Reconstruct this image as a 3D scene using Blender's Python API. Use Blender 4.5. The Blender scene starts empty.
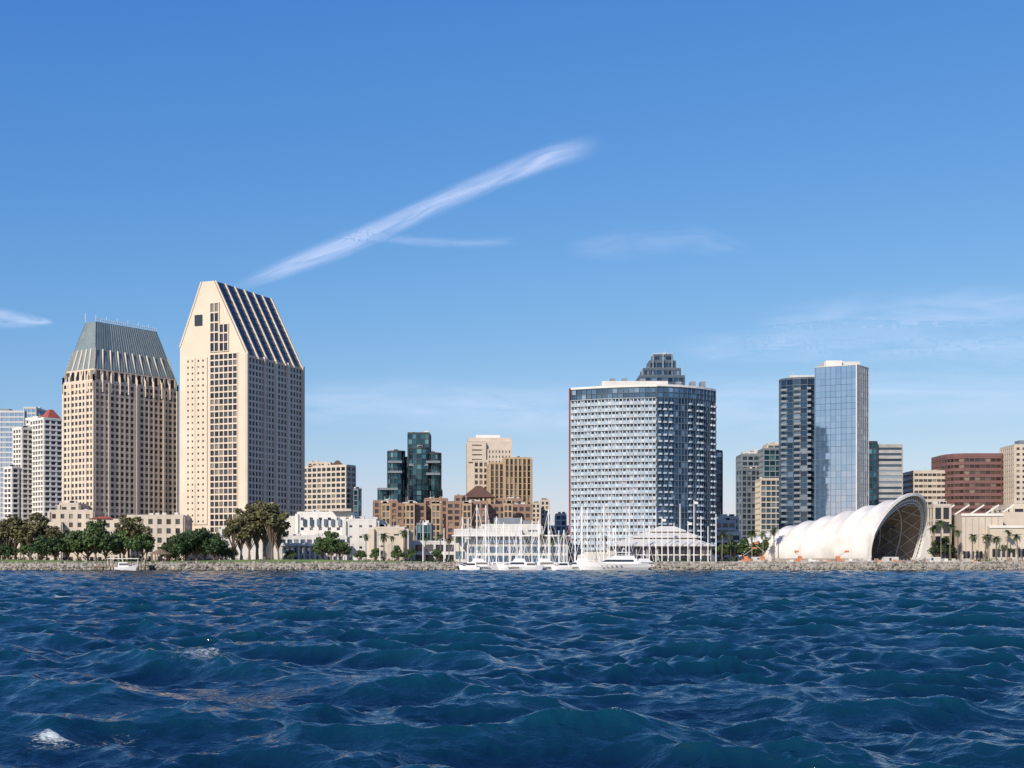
import bpy, math, random
import numpy as np
from mathutils import Vector
R = random.Random(11)
NP = np.random.RandomState(8)
# ---- survey helpers: bearings / elevations measured on the photo -> metres at a known distance
F = 1400.0; EYE = 3.0; HY = 563.0
def X(px, d): return (px - 512.0) * d / F
def Z(py, d): return EYE + (HY - py) * d / F
G = 2.8
scene = bpy.context.scene

# ------------------------------------------------------------------ materials
def newmat(name):
    m = bpy.data.materials.new(name); m.use_nodes = True
    nt = m.node_tree
    return m, nt, nt.nodes['Principled BSDF']
def plain(name, col, rough=0.85, var=0.18, scale=0.25, metal=0.0, bump=0.0, facevar=0.0):
    m, nt, p = newmat(name)
    p.inputs['Roughness'].default_value = rough
    p.inputs['Metallic'].default_value = metal
    tc = nt.nodes.new('ShaderNodeTexCoord')
    n = nt.nodes.new('ShaderNodeTexNoise'); n.inputs['Scale'].default_value = scale
    n.inputs['Detail'].default_value = 6
    nt.links.new(tc.outputs['Object'], n.inputs['Vector'])
    mr = nt.nodes.new('ShaderNodeMapRange')
    mr.inputs['From Min'].default_value = 0.3; mr.inputs['From Max'].default_value = 0.7
    mr.inputs['To Min'].default_value = 1 - var; mr.inputs['To Max'].default_value = 1 + var
    nt.links.new(n.outputs['Fac'], mr.inputs['Value'])
    val = mr.outputs['Result']
    if facevar > 0:
        at = nt.nodes.new('ShaderNodeAttribute'); at.attribute_name = 'rnd'
        m2 = nt.nodes.new('ShaderNodeMapRange')
        m2.inputs['To Min'].default_value = 1 - facevar; m2.inputs['To Max'].default_value = 1 + facevar
        nt.links.new(at.outputs['Fac'], m2.inputs['Value'])
        mm = nt.nodes.new('ShaderNodeMath'); mm.operation = 'MULTIPLY'
        nt.links.new(val, mm.inputs[0]); nt.links.new(m2.outputs['Result'], mm.inputs[1]); val = mm.outputs[0]
    vm = nt.nodes.new('ShaderNodeVectorMath'); vm.operation = 'SCALE'
    vm.inputs[0].default_value = col[:3]
    nt.links.new(val, vm.inputs['Scale'])
    nt.links.new(vm.outputs['Vector'], p.inputs['Base Color'])
    if bump > 0:
        b = nt.nodes.new('ShaderNodeBump'); b.inputs['Strength'].default_value = bump
        nt.links.new(n.outputs['Fac'], b.inputs['Height']); nt.links.new(b.outputs['Normal'], p.inputs['Normal'])
    return m
def glass(name, ca, cb, metal=0.3, rough=0.08, cc=None):
    m, nt, p = newmat(name)
    p.inputs['Roughness'].default_value = rough
    p.inputs['Metallic'].default_value = metal
    at = nt.nodes.new('ShaderNodeAttribute'); at.attribute_name = 'rnd'
    r = nt.nodes.new('ShaderNodeValToRGB')
    r.color_ramp.elements[0].color = (*ca, 1); r.color_ramp.elements[1].color = (*cb, 1)
    r.color_ramp.elements[1].position = 0.8
    if cc:
        e = r.color_ramp.elements.new(0.93); e.color = (*cc, 1)
    nt.links.new(at.outputs['Fac'], r.inputs['Fac'])
    nt.links.new(r.outputs['Color'], p.inputs['Base Color'])
    return m
M = {}
M['cream'] = plain('cream_precast', (0.64, 0.54, 0.43), var=0.08, scale=0.06)
M['cream2'] = plain('cream_stucco', (0.52, 0.455, 0.37), var=0.1, scale=0.1)
M['white'] = plain('white_paint', (0.68, 0.655, 0.61), var=0.07, scale=0.2)
M['offwhite'] = plain('offwhite_concrete', (0.54, 0.53, 0.50), var=0.1, scale=0.15)
M['bluewhite'] = plain('balcony_panel', (0.33, 0.42, 0.50), rough=0.4, var=0.1, scale=0.15)
M['coolwhite'] = plain('cool_white_panel', (0.47, 0.52, 0.56), rough=0.5, var=0.08, scale=0.15)
M['concrete'] = plain('concrete', (0.36, 0.35, 0.33), var=0.15, scale=0.3)
M['brick'] = plain('brown_brick', (0.27, 0.17, 0.125), var=0.12, scale=0.3)
M['brown'] = plain('brown_stone', (0.17, 0.085, 0.08), var=0.08, scale=0.2)
M['tan'] = plain('tan_stone', (0.40, 0.30, 0.19), var=0.08, scale=0.2)
M['beige'] = plain('beige_panel', (0.52, 0.45, 0.37), var=0.08, scale=0.2)
M['darkframe'] = plain('dark_frame', (0.035, 0.045, 0.055), rough=0.5, var=0.1)
M['greyframe'] = plain('grey_frame', (0.17, 0.20, 0.23), rough=0.5, var=0.1)
M['slateframe'] = plain('slate_frame', (0.075, 0.105, 0.14), rough=0.45, var=0.1)
M['roofgreen'] = plain('weathered_copper_roof', (0.17, 0.225, 0.24), rough=0.55, var=0.12, scale=0.3)
M['red'] = plain('red_roof', (0.30, 0.07, 0.045), var=0.1)
M['redpaint'] = plain('red_edge', (0.24, 0.06, 0.06), var=0.1)
M['brownroof'] = plain('brown_tile', (0.10, 0.055, 0.04), var=0.1)
M['roofgrey'] = plain('roof_gravel', (0.30, 0.29, 0.28), var=0.1)
M['w_dark'] = glass('window_dark', (0.012, 0.016, 0.024), (0.05, 0.06, 0.075), 0.1, 0.1, (0.22, 0.2, 0.17))
M['w_bronze'] = glass('window_bronze', (0.03, 0.022, 0.018), (0.09, 0.07, 0.055), 0.15, 0.1, (0.25, 0.2, 0.15))
M['w_blue'] = glass('window_blue', (0.05, 0.10, 0.16), (0.14, 0.24, 0.34), 0.55, 0.07, (0.3, 0.4, 0.48))
M['w_sky'] = glass('window_skyblue', (0.22, 0.37, 0.53), (0.27, 0.42, 0.58), 0.8, 0.05)
M['w_teal'] = glass('window_teal', (0.01, 0.045, 0.065), (0.045, 0.15, 0.19), 0.65, 0.06, (0.16, 0.34, 0.38))
M['w_roof'] = glass('roof_glass', (0.03, 0.045, 0.065), (0.06, 0.085, 0.11), 0.2, 0.2)
M['w_slate'] = glass('window_slate', (0.02, 0.035, 0.055), (0.08, 0.12, 0.17), 0.45, 0.08, (0.3, 0.36, 0.42))
M['w_navy'] = glass('window_navy', (0.012, 0.03, 0.06), (0.05, 0.10, 0.16), 0.6, 0.06, (0.2, 0.28, 0.36))
M['metal'] = plain('painted_metal', (0.5, 0.5, 0.5), rough=0.4, var=0.05, metal=0.3)
M['mast'] = plain('mast_alu', (0.82, 0.82, 0.80), rough=0.35, var=0.03)
M['gel'] = plain('white_gelcoat', (0.8, 0.8, 0.79), rough=0.25, var=0.03)
M['navy'] = plain('navy_canvas', (0.02, 0.05, 0.16), rough=0.8, var=0.1)
M['orange'] = plain('orange_paint', (0.55, 0.18, 0.06), rough=0.6, var=0.15, scale=0.6)
M['tanmem'] = plain('shaded_inner_face', (0.36, 0.28, 0.19), rough=0.9, var=0.1)  # shade inside the shell is painted into this tan
M['wood'] = plain('weathered_wood', (0.20, 0.14, 0.09), var=0.2, scale=1.0)
M['bark'] = plain('bark', (0.15, 0.11, 0.08), var=0.25, scale=1.2)
M['palmbark'] = plain('palm_bark', (0.17, 0.13, 0.10), var=0.2, scale=2)
M['leaf'] = plain('leaf_green', (0.06, 0.105, 0.03), rough=0.7, var=0.35, scale=0.35, facevar=0.5)
M['leafdark'] = plain('leaf_darkgreen', (0.036, 0.072, 0.023), rough=0.7, var=0.35, scale=0.35, facevar=0.5)
M['leafbrown'] = plain('leaf_olive', (0.12, 0.115, 0.05), rough=0.75, var=0.35, scale=0.35, facevar=0.5)
M['frond'] = plain('palm_frond', (0.06, 0.09, 0.03), rough=0.6, var=0.3, scale=0.5, facevar=0.4)
M['rock'] = plain('granite_riprap', (0.25, 0.225, 0.185), var=0.3, scale=0.5, facevar=0.5)
M['grass'] = plain('grass', (0.14, 0.21, 0.05), rough=0.9, var=0.3, scale=0.15)
M['ground'] = plain('ground_paving', (0.30, 0.28, 0.24), rough=0.9, var=0.2, scale=0.05)
m, nt, p = newmat('white_membrane')
p.inputs['Roughness'].default_value = 0.5
tc = nt.nodes.new('ShaderNodeTexCoord'); nz = nt.nodes.new('ShaderNodeTexNoise'); nz.inputs['Scale'].default_value = 0.12
rp = nt.nodes.new('ShaderNodeValToRGB'); rp.color_ramp.elements[0].color = (0.60, 0.575, 0.53, 1); rp.color_ramp.elements[1].color = (0.74, 0.72, 0.68, 1)
rp.color_ramp.elements[0].position = 0.35; rp.color_ramp.elements[1].position = 0.6
nt.links.new(tc.outputs['Object'], nz.inputs['Vector']); nt.links.new(nz.outputs['Fac'], rp.inputs['Fac']); nt.links.new(rp.outputs['Color'], p.inputs['Base Color'])
M['membrane'] = m

# ------------------------------------------------------------------ mesh builder
class Obj:
    def __init__(s, name): s.name = name; s.parts = {}
    def P(s, pn, mat):
        key = pn if (pn not in s.parts or s.parts[pn]['m'] == mat) else pn + '_' + mat
        if key not in s.parts: s.parts[key] = dict(m=mat, v=[], f=[], r=[], smooth=False)
        return s.parts[key]
    def poly(s, pn, mat, pts, r=None):
        q = s.P(pn, mat); n = len(q['v'])
        q['v'].extend([tuple(a) for a in pts]); q['f'].append(tuple(range(n, n + len(pts))))
        q['r'].append(R.random() if r is None else r)
    def raw(s, pn, mat, vs, fs, rr=None):
        q = s.P(pn, mat); n = len(q['v'])
        q['v'].extend([tuple(a) for a in vs])
        for i, f in enumerate(fs):
            q['f'].append(tuple(n + k for k in f)); q['r'].append(R.random() if rr is None else rr)
    def box(s, pn, mat, o, d, u0, u1, n0, n1, z0, z1):
        nx, ny = d[1], -d[0]
        v = []
        for z in (z0, z1):
            for (u, n) in ((u0, n0), (u1, n0), (u1, n1), (u0, n1)):
                v.append((o[0] + d[0] * u + nx * n, o[1] + d[1] * u + ny * n, z))
        s.raw(pn, mat, v, [(0, 1, 2, 3), (7, 6, 5, 4), (0, 4, 5, 1), (1, 5, 6, 2), (2, 6, 7, 3), (3, 7, 4, 0)])
    def abox(s, pn, mat, x0, x1, y0, y1, z0, z1):
        s.box(pn, mat, (x0, y0), (1, 0), 0, x1 - x0, 0, -(y1 - y0), z0, z1)
    def prism(s, pn, mat, fp, z0, z1, grow=0.0):
        if grow:
            cx = sum(p[0] for p in fp) / len(fp); cy = sum(p[1] for p in fp) / len(fp)
            g = []
            for p in fp:
                L = math.hypot(p[0] - cx, p[1] - cy); k = (L + grow) / L
                g.append((cx + (p[0] - cx) * k, cy + (p[1] - cy) * k))
            fp = g
        n = len(fp)
        v = [(p[0], p[1], z0) for p in fp] + [(p[0], p[1], z1) for p in fp]
        f = [tuple(range(n - 1, -1, -1)), tuple(range(n, 2 * n))]
        for i in range(n):
            j = (i + 1) % n; f.append((i, j, n + j, n + i))
        s.raw(pn, mat, v, f)
    def beam(s, pn, mat, p, q, w, h=None, sides=4, w2=None):
        p = Vector(p); q = Vector(q); h = h or w; w2 = w if w2 is None else w2
        d = (q - p).normalized()
        up = Vector((0, 0, 1)) if abs(d.z) < 0.95 else Vector((0, 1, 0))
        a = d.cross(up).normalized(); b = a.cross(d).normalized()
        v = []
        for c, ww in ((p, w), (q, w2)):
            for i in range(sides):
                t = 2 * math.pi * (i + 0.5) / sides
                k = 1.414 if sides == 4 else 1.0
                v.append(c + a * math.cos(t) * ww / 2 * k + b * math.sin(t) * (h * ww / w) / 2 * k)
        f = [tuple(range(sides - 1, -1, -1)), tuple(range(sides, 2 * sides))]
        for i in range(sides):
            j = (i + 1) % sides; f.append((i, j, sides + j, sides + i))
        s.raw(pn, mat, v, f)
    def meshes(s, org):
        out = []
        for pn, q in s.parts.items():
            me = bpy.data.meshes.new(pn)
            v = np.array(q['v'], dtype=float) - np.array(org)
            me.from_pydata(v.tolist(), [], q['f'])
            at = me.attributes.new('rnd', 'FLOAT', 'FACE')
            at.data.foreach_set('value', q['r'])
            me.materials.append(M[q['m']])
            if q['smooth']:
                me.polygons.foreach_set('use_smooth', [True] * len(me.polygons))
            me.update()
            out.append((pn, me))
        return out
    def build(s, org=None):
        if org is None:
            a = np.concatenate([np.array(q['v'], dtype=float) for q in s.parts.values()])
            mn = a.min(0); mxx = a.max(0); org = ((mn[0] + mxx[0]) / 2, (mn[1] + mxx[1]) / 2, mn[2])
        return place(s.name, s.meshes(org), org)
def place(name, meshes, loc, rot=0.0, sc=1.0):
    e = bpy.data.objects.new(name, None); scene.collection.objects.link(e)
    e.location = loc; e.rotation_euler = (0, 0, rot)
    e.scale = (sc, sc, sc) if not isinstance(sc, tuple) else sc
    for pn, me in meshes:
        o = bpy.data.objects.new(pn, me); scene.collection.objects.link(o); o.parent = e
    return e

def facade(o, p0, p1, z0, z1, nf, nb, slab=0.9, pier=0.8, out=0.4, pout=None, wall='cream', gl='w_dark',
           u0=0.0, u1=None, wp='walls', gp='windows', tilt=0.03):
    L = math.hypot(p1[0] - p0[0], p1[1] - p0[1]); d = ((p1[0] - p0[0]) / L, (p1[1] - p0[1]) / L)
    nx, ny = d[1], -d[0]
    u1 = L if u1 is None else u1
    fh = (z1 - z0) / nf; bw = (u1 - u0) / nb
    pout = out + 0.09 if pout is None else pout
    for i in range(nf):
        for j in range(nb):
            a = u0 + j * bw; b = a + bw; za = z0 + i * fh; zb = za + fh
            t = [R.uniform(-tilt, tilt) for _ in range(3)]
            pts = []
            for (u, z, k) in ((a, za, t[0]), (b, za, t[1]), (b, zb, t[1] + t[2] - t[0]), (a, zb, t[2])):
                pts.append((p0[0] + d[0] * u + nx * k, p0[1] + d[1] * u + ny * k, z))
            o.poly(gp, gl, pts)
    if slab > 0:
        for i in range(nf + 1):
            z = z0 + i * fh
            o.box(wp, wall, p0, d, u0, u1, -0.3, out, max(z - slab / 2, z0), min(z + slab / 2, z1))
    if pier > 0:
        for j in range(nb + 1):
            u = u0 + j * bw
            o.box(wp, wall, p0, d, u - pier / 2, u + pier / 2, -0.3, pout, z0, z1 + 0.05)

def tower(o, fp, z0, z1, fh=3.4, bw=4.0, roof='roofgrey', cap=1.0, sides=None, mech=True, capmat=None, **st):
    n = len(fp)
    nf = max(1, round((z1 - z0) / fh))
    for i in range(n):
        a = fp[i]; b = fp[(i + 1) % n]; L = math.hypot(b[0] - a[0], b[1] - a[1])
        s = dict(st)
        if sides and i in sides: s.update(sides[i])
        facade(o, a, b, z0, z1, nf, max(1, round(L / bw)), **s)
    o.prism('roof_cap', capmat or st.get('wall', 'cream'), fp, z1 + 0.07, z1 + cap, grow=st.get('out', 0.4) * 1.2 + 0.1)
    o.prism('roof', roof, fp, z1 + cap + 0.01, z1 + cap + 0.15, grow=-0.8)
    cx = sum(p[0] for p in fp) / n; cy = sum(p[1] for p in fp) / n
    w = min(12, math.hypot(fp[1][0] - fp[0][0], fp[1][1] - fp[0][1]) * 0.3)
    if mech:
        o.abox('roof_plant', 'greyframe', cx - w, cx + w * 0.6, cy - 4, cy + 4, z1 + cap + 0.15, z1 + cap + 3.2)
        o.abox('roof_plant', 'greyframe', cx + w * 0.7, cx + w * 1.1, cy - 3, cy + 2, z1 + cap + 0.15, z1 + cap + 2.0)
    else:
        for _ in range(4):
            x = cx + R.uniform(-w, w) * 1.2; s = R.uniform(0.6, 1.6)
            o.abox('roof_vents', 'offwhite', x - s, x + s, cy - 1.5, cy + 1, z1 + cap + 0.15, z1 + cap + R.uniform(0.7, 1.5))
        x = cx + R.uniform(-w, w); o.beam('antenna', 'metal', (x, cy, z1 + cap), (x, cy, z1 + cap + R.uniform(2, 5)), 0.15)

def corner(pl, pb, pr, d, ang):
    a = math.radians(ang); xb = X(pb, d)
    kl = (pl - 512) / F; kr = (pr - 512) / F
    tl = (xb - kl * d) / (math.cos(a) + kl * math.sin(a))
    tr = (kr * d - xb) / (math.sin(a) - kr * math.cos(a))
    A = (xb - tl * math.cos(a), d + tl * math.sin(a)); B = (xb, d)
    C = (xb + tr * math.sin(a), d + tr * math.cos(a))
    D = (A[0] + C[0] - B[0], A[1] + C[1] - B[1])
    return [A, B, C, D]
def front(pl, pr, d, depth, yaw=0.0):
    a = math.radians(yaw); x0 = X(pl, d); x1 = X(pr, d)
    A = (x0, d); B = (x1, d + (x1 - x0) * math.tan(a))
    n = (-math.sin(a), math.cos(a))
    return [A, B, (B[0] + n[0] * depth, B[1] + n[1] * depth), (A[0] + n[0] * depth, A[1] + n[1] * depth)]
def lerp(a, b, t): return tuple(a[i] + (b[i] - a[i]) * t for i in range(len(a)))
def dirn(a, b):
    L = math.hypot(b[0] - a[0], b[1] - a[1]); return ((b[0] - a[0]) / L, (b[1] - a[1]) / L), L
def arc(p0, p1, bulge, n):
    (x0, y0), (x1, y1) = p0, p1; L = math.hypot(x1 - x0, y1 - y0); nx, ny = (y1 - y0) / L, -(x1 - x0) / L
    return [(x0 + (x1 - x0) * t + nx * bulge * 4 * t * (1 - t), y0 + (y1 - y0) * t + ny * bulge * 4 * t * (1 - t)) for t in [i / n for i in range(n + 1)]]
def pyramid(o, part, mat, fp, z0, z1, top=0.02):
    cx = sum(p[0] for p in fp) / 4; cy = sum(p[1] for p in fp) / 4
    v = [(p[0], p[1], z0) for p in fp] + [(cx + (p[0] - cx) * top, cy + (p[1] - cy) * top, z1) for p in fp]
    o.raw(part, mat, v, [(0, 1, 5, 4), (1, 2, 6, 5), (2, 3, 7, 6), (3, 0, 4, 7), (4, 5, 6, 7), (3, 2, 1, 0)])

# ------------------------------------------------------------------ far left
o = Obj('glass_office_tower')
tower(o, front(-40, 24, 1050, 40), G, Z(412, 1050), fh=3.8, bw=3.5, wall='offwhite', gl='w_sky', slab=1.0, pier=0.3)
tower(o, front(24, 36, 1052, 30), G, Z(408, 1050), fh=3.8, bw=3.5, wall='offwhite', gl='w_sky', slab=1.0, pier=0.3, mech=False)
o.build()
o = Obj('condo_tower')
st = dict(wall='white', gl='w_dark', slab=1.1, pier=0.9, out=0.9, pout=0.7, mech=False)
tower(o, corner(5, 12, 18, 850, 40), G, Z(468, 850), fh=3.1, bw=3.4, **st)
tower(o, corner(14, 22, 33, 855, 40), G, Z(428, 850), fh=3.1, bw=3.4, **st)
tower(o, corner(31, 44, 62, 850, 45), G, Z(419, 850), fh=3.1, bw=3.4, **st)
tower(o, corner(27, 38, 56, 868, 45), G, Z(415, 850), fh=3.1, bw=3.4, **st)
pyramid(o, 'hip_roof', 'red', corner(40, 48, 61, 853, 45), Z(418, 850) + 0.8, Z(408, 850), 0.25)
pyramid(o, 'hip_roof', 'red', corner(34, 40, 50, 870, 45), Z(415, 850) + 0.8, Z(411, 850), 0.25)
o.build()

# ------------------------------------------------------------------ hotel tower with hip roof
o = Obj('hip_roof_hotel_tower')
fp = corner(64, 94, 177, 700, 36)
zt = Z(381, 700)
tower(o, fp, G, zt, fh=3.15, bw=3.1, wall='cream', gl='w_dark', slab=1.25, pier=1.05, out=0.35, pout=0.42, cap=0.9, mech=False)
cx = sum(p[0] for p in fp) / 4; cy = sum(p[1] for p in fp) / 4
for (a, b) in ((fp[0], fp[1]), (fp[1], fp[2])):
    d, L = dirn(a, b)
    for t in ((0.0, 0.25, 0.75, 1.0) if a is fp[0] else (0.0, 0.17, 0.5, 0.83, 1.0)):
        o.box('piers', 'cream', a, d, t * L - 0.7, t * L + 0.7, 0.0, 0.7, G, zt + 0.05)
def inset(fp, k):
    cx = sum(p[0] for p in fp) / 4; cy = sum(p[1] for p in fp) / 4
    return [(cx + (p[0] - cx) * k, cy + (p[1] - cy) * k) for p in fp]
ip = inset(fp, 0.96)
tower(o, ip, zt + 1, zt + 6.0, fh=5.0, bw=3.6, wall='cream', gl='w_dark', slab=0.5, pier=1.1, out=0.3, cap=0.5, mech=False)
zr0 = zt + 6.6; zr1 = Z(322, 712)
A, B, C, D = ip
mAB = lerp(A, B, 0.5); mCD = lerp(D, C, 0.5)
r0 = lerp(mAB, mCD, 0.12); r1 = lerp(mAB, mCD, 0.88)
w = 4.2
dAB, _ = dirn(A, B)
T = [(r0[0] - dAB[0] * w, r0[1] - dAB[1] * w), (r0[0] + dAB[0] * w, r0[1] + dAB[1] * w),
     (r1[0] + dAB[0] * w, r1[1] + dAB[1] * w), (r1[0] - dAB[0] * w, r1[1] - dAB[1] * w)]
v = [(p[0], p[1], zr0) for p in ip] + [(p[0], p[1], zr1) for p in T]
o.raw('hip_roof', 'roofgreen', v, [(0, 1, 5, 4), (1, 2, 6, 5), (2, 3, 7, 6), (3, 0, 4, 7), (4, 5, 6, 7), (3, 2, 1, 0)])
for (a, b, ta, tb, n) in ((B, C, T[1], T[2], 10), (A, B, T[0], T[1], 5), (C, D, T[2], T[3], 5), (D, A, T[3], T[0], 10)):
    for i in range(n + 1):
        t = i / n
        e = (*lerp(a, b, t), zr0); r = (*lerp(ta, tb, t), zr1)
        q = lerp(e, r, 0.40)
        ex = (e[0] - cx) * 0.045; ey = (e[1] - cy) * 0.045
        o.beam('roof_ribs', 'cream', (e[0] + ex, e[1] + ey, zr0 - 4.0), (q[0], q[1], q[2] + 0.5), 0.6, 0.9)
        o.beam('roof_ribs', 'cream', (e[0] + ex * 1.2, e[1] + ey * 1.2, zt - 5), (e[0] + ex * 1.2, e[1] + ey * 1.2, zr0 - 3.2), 0.8)
    for i in range(n * 3 + 1):
        t = i / (n * 3)
        o.beam('roof_seams', 'roofgreen', (*lerp(a, b, t), zr0 + 0.1), (*lerp(ta, tb, t), zr1 + 0.1), 0.16)
for i in range(30):
    q = lerp(T[1], T[2], i / 29); o.beam('roof_railing', 'offwhite', (*q, zr1), (*q, zr1 + (1.8 if i % 5 else 3.2)), 0.22)
o.beam('roof_railing', 'offwhite', (*T[1], zr1 + 1.2), (*T[2], zr1 + 1.2), 0.15)
o.beam('roof_railing', 'offwhite', (*T[0], zr1 + 0.2), (*T[0], zr1 + 5), 0.3)
o.build()

# ------------------------------------------------------------------ tall hotel tower with sloped glass roof
o = Obj('sloped_roof_hotel_tower')
fp = corner(180, 246, 302, 692, 23)
A, B, C, D = fp
W = math.hypot(B[0] - A[0], B[1] - A[1]); Ln = math.hypot(C[0] - B[0], C[1] - B[1])
du = ((B[0] - A[0]) / W, (B[1] - A[1]) / W); dv = ((C[0] - B[0]) / Ln, (C[1] - B[1]) / Ln)
def U(u, v, z): return (A[0] + du[0] * u + dv[0] * v, A[1] + du[1] * u + dv[1] * v, z)
zp = Z(281, 700); ze = Z(354, 692); zl = Z(345, 700)
PU = 0.52; PL = 0.33
prof = [(0, G), (W, G), (W, ze), (PU * W, zp), (PL * W, zp), (0.0, zl)]
n = len(prof)
v = [U(u, 0, z) for u, z in prof] + [U(u, Ln, z) for u, z in prof]
f = [tuple(range(n)), tuple(range(2 * n - 1, n - 1, -1))] + [((i + 1) % n, i, n + i, n + (i + 1) % n) for i in range(n)]
o.raw('walls', 'cream', v, f)
def strip(u0, u1, z0, z1, nf, nb, slab, pier, out=0.45, gl='w_dark', back=0.12):
    a = U(0, 0, 0)[:2]; b = U(W, 0, 0)[:2]
    a = (a[0] + du[1] * back, a[1] - du[0] * back); b = (b[0] + du[1] * back, b[1] - du[0] * back)
    facade(o, a, b, z0, z1, nf, nb, slab=slab, pier=pier, out=out, u0=u0, u1=u1, gl=gl)
zb = Z(524, 692)
nfl = int((zl - 6 - zb) / 3.1)
strip(0.10 * W, 0.235 * W, zb, zb + nfl * 3.1, nfl, 2, 2.1, 1.75, out=0.3)
strip(0.255 * W, 0.40 * W, zb, zb + nfl * 3.1, nfl, 2, 2.1, 1.85, out=0.3)
strip(0.47 * W, 0.88 * W, G + 12, ze + 1, int((ze - 11 - G) / 3.1), 6, 0.7, 0.5)
strip(0.47 * W, 0.60 * W, ze + 2, Z(300, 692), 5, 2, 0.7, 0.5)
strip(0.61 * W, 0.74 * W, ze + 2, Z(322, 692), 3, 2, 0.7, 0.5)
a = U(0, 0, 0)[:2]
o.box('recess_windows', 'w_dark', a, du, 0.23 * W, 0.23 * W + 4.6, 0.1, 0.35, Z(322, 692), Z(311, 692))
o.box('corner_pier', 'cream', a, du, 0.90 * W, W + 0.6, 0.1, 1.0, G, ze)
a = (B[0] + dv[1] * 0.12, B[1] - dv[0] * 0.12); b = (C[0] + dv[1] * 0.12, C[1] - dv[0] * 0.12)
facade(o, a, b, G + 12, ze - 1.0, int((ze - 13 - G) / 3.1), 17, slab=1.0, pier=0.95, out=0.35, u0=1.5, u1=Ln - 1)
for t in (0.0, 0.30, 0.5, 0.72, 1.0):
    o.box('buttresses', 'cream', B, dv, t * Ln - 0.7, t * Ln + 0.7, 0.0, 1.3, G, ze + 0.5)
facade(o, C, D, G + 2, ze, 30, 10, slab=1.4, pier=1.6, out=0.5)
e0 = Vector(U(W, 1, ze)); e1 = Vector(U(W, Ln - 1, ze)); t0 = Vector(U(PU * W, 1, zp)); t1 = Vector(U(PU * W, Ln - 1, zp))
nrm = (e1 - e0).cross(t0 - e0).normalized()
if nrm.z < 0: nrm = -nrm
nu, nv = 14, 20
for i in range(nu):
    for j in range(nv):
        def q(s, t): return tuple((e0.lerp(e1, s)).lerp(t0.lerp(t1, s), t) + nrm * 0.15)
        o.poly('sloped_glazing', 'w_roof', [q(i / nu, j / nv), q((i + 1) / nu, j / nv), q((i + 1) / nu, (j + 1) / nv), q(i / nu, (j + 1) / nv)])
for i in range(7):
    t = i / 6
    p = e0.lerp(e1, t) + nrm * 0.45 + Vector((dv[1], -dv[0], 0)) * 0.9; p.z -= 1.5
    q_ = t0.lerp(t1, t) + nrm * 0.45
    o.beam('roof_ribs', 'cream', p, q_, 0.75, 0.7)
for j in range(1, 12):
    t = j / 12
    o.beam('glazing_bars', 'darkframe', e0.lerp(t0, t) + nrm * 0.2, e1.lerp(t1, t) + nrm * 0.2, 0.22)
o.box('eave_band', 'cream', B, dv, 0.5, Ln - 0.5, 0.05, 0.8, ze - 1.2, ze - 0.2)
s0 = Vector(U(0, 0, zl)); s1 = Vector(U(0, Ln, zl)); q0 = Vector(U(PL * W, 0, zp)); q1 = Vector(U(PL * W, Ln, zp))
for i in range(8):
    t = i / 7; o.beam('roof_ribs', 'cream', s0.lerp(s1, t), q0.lerp(q1, t), 0.7, 0.7)
o.build()

# ------------------------------------------------------------------ mid-left towers
o = Obj('balcony_hotel_block')
dB = 960
tower(o, corner(303, 346, 355, dB, 30), G, Z(466, dB), fh=3.7, bw=4.2, wall='cream2', gl='w_dark', slab=1.3, pier=1.0, mech=False)
tower(o, front(308, 330, dB + 14, 10), Z(466, dB) + 1.2, Z(462, dB), fh=3, bw=3, wall='cream2', gl='w_dark', slab=0.8, pier=1, mech=False)
pyramid(o, 'hip_roof', 'brownroof', front(331, 343, dB + 10, 8), Z(466, dB) + 1.2, Z(459, dB), 0.2)
o.build()
o = Obj('office_slab')
tower(o, corner(354, 358, 361, 960, 40), G, Z(490, 960), fh=3.5, bw=3, wall='greyframe', gl='w_teal', slab=0.6, pier=0.4, mech=False)
o.build()
o = Obj('teal_glass_condo_tower')
def ngon(px, d, rpx, n=14, ph=0.0):
    r = rpx * d / F; cx = X(px, d); cy = d + r
    return [(cx + r * math.cos(-math.pi + 2 * math.pi * i / n + ph), cy + r * math.sin(-math.pi + 2 * math.pi * i / n + ph)) for i in range(n)]
st = dict(wall='darkframe', gl='w_teal', slab=0.5, pier=0.25, out=0.3, fh=3.3, bw=2.6)
D0 = 880
tower(o, front(378, 440, D0 + 6, 25), G, Z(489, D0), mech=False, **st)
tower(o, ngon(395.5, D0, 8.5), G, Z(452, D0), mech=False, **st)
tower(o, ngon(433, D0, 7.5), G, Z(454, D0), mech=False, **st)
tower(o, front(393, 437, D0 + 12, 22), G, Z(457, D0), mech=False, **st)
tower(o, ngon(419, D0 - 4, 11), G, Z(449, D0), mech=False, **st)
tower(o, front(408, 429, D0 + 6, 18), G, Z(433, D0), mech=False, **st)
for (a, b, z) in ((388, 402, 471), (409, 428, 464), (426, 440, 473), (378, 398, 488), (388, 402, 461), (426, 440, 461)):
    o.prism('pale_spandrel', 'greyframe', front(a, b, D0 - 3, 8), Z(z + 2.2, D0), Z(z, D0))
o.build()
o = Obj('white_office_tower')
z1 = Z(437, 860)
tower(o, front(474, 488, 856, 20, 3), G, Z(462, 860), fh=3.6, bw=3, wall='beige', gl='w_bronze', slab=1.2, pier=1.0, mech=False)
o.prism('walls_core', 'beige', front(467, 486, 860, 30, 3), G, z1 - 3)
o.prism('walls_core', 'beige', front(486.2, 512, 862, 30, 3), G, Z(441, 860))
o.prism('walls_core', 'beige', front(468, 512, 864, 20, 3), Z(441, 860), z1)
o.prism('roof_fin', 'white', front(476, 500, 868, 10, 3), z1, z1 + 2)
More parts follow.
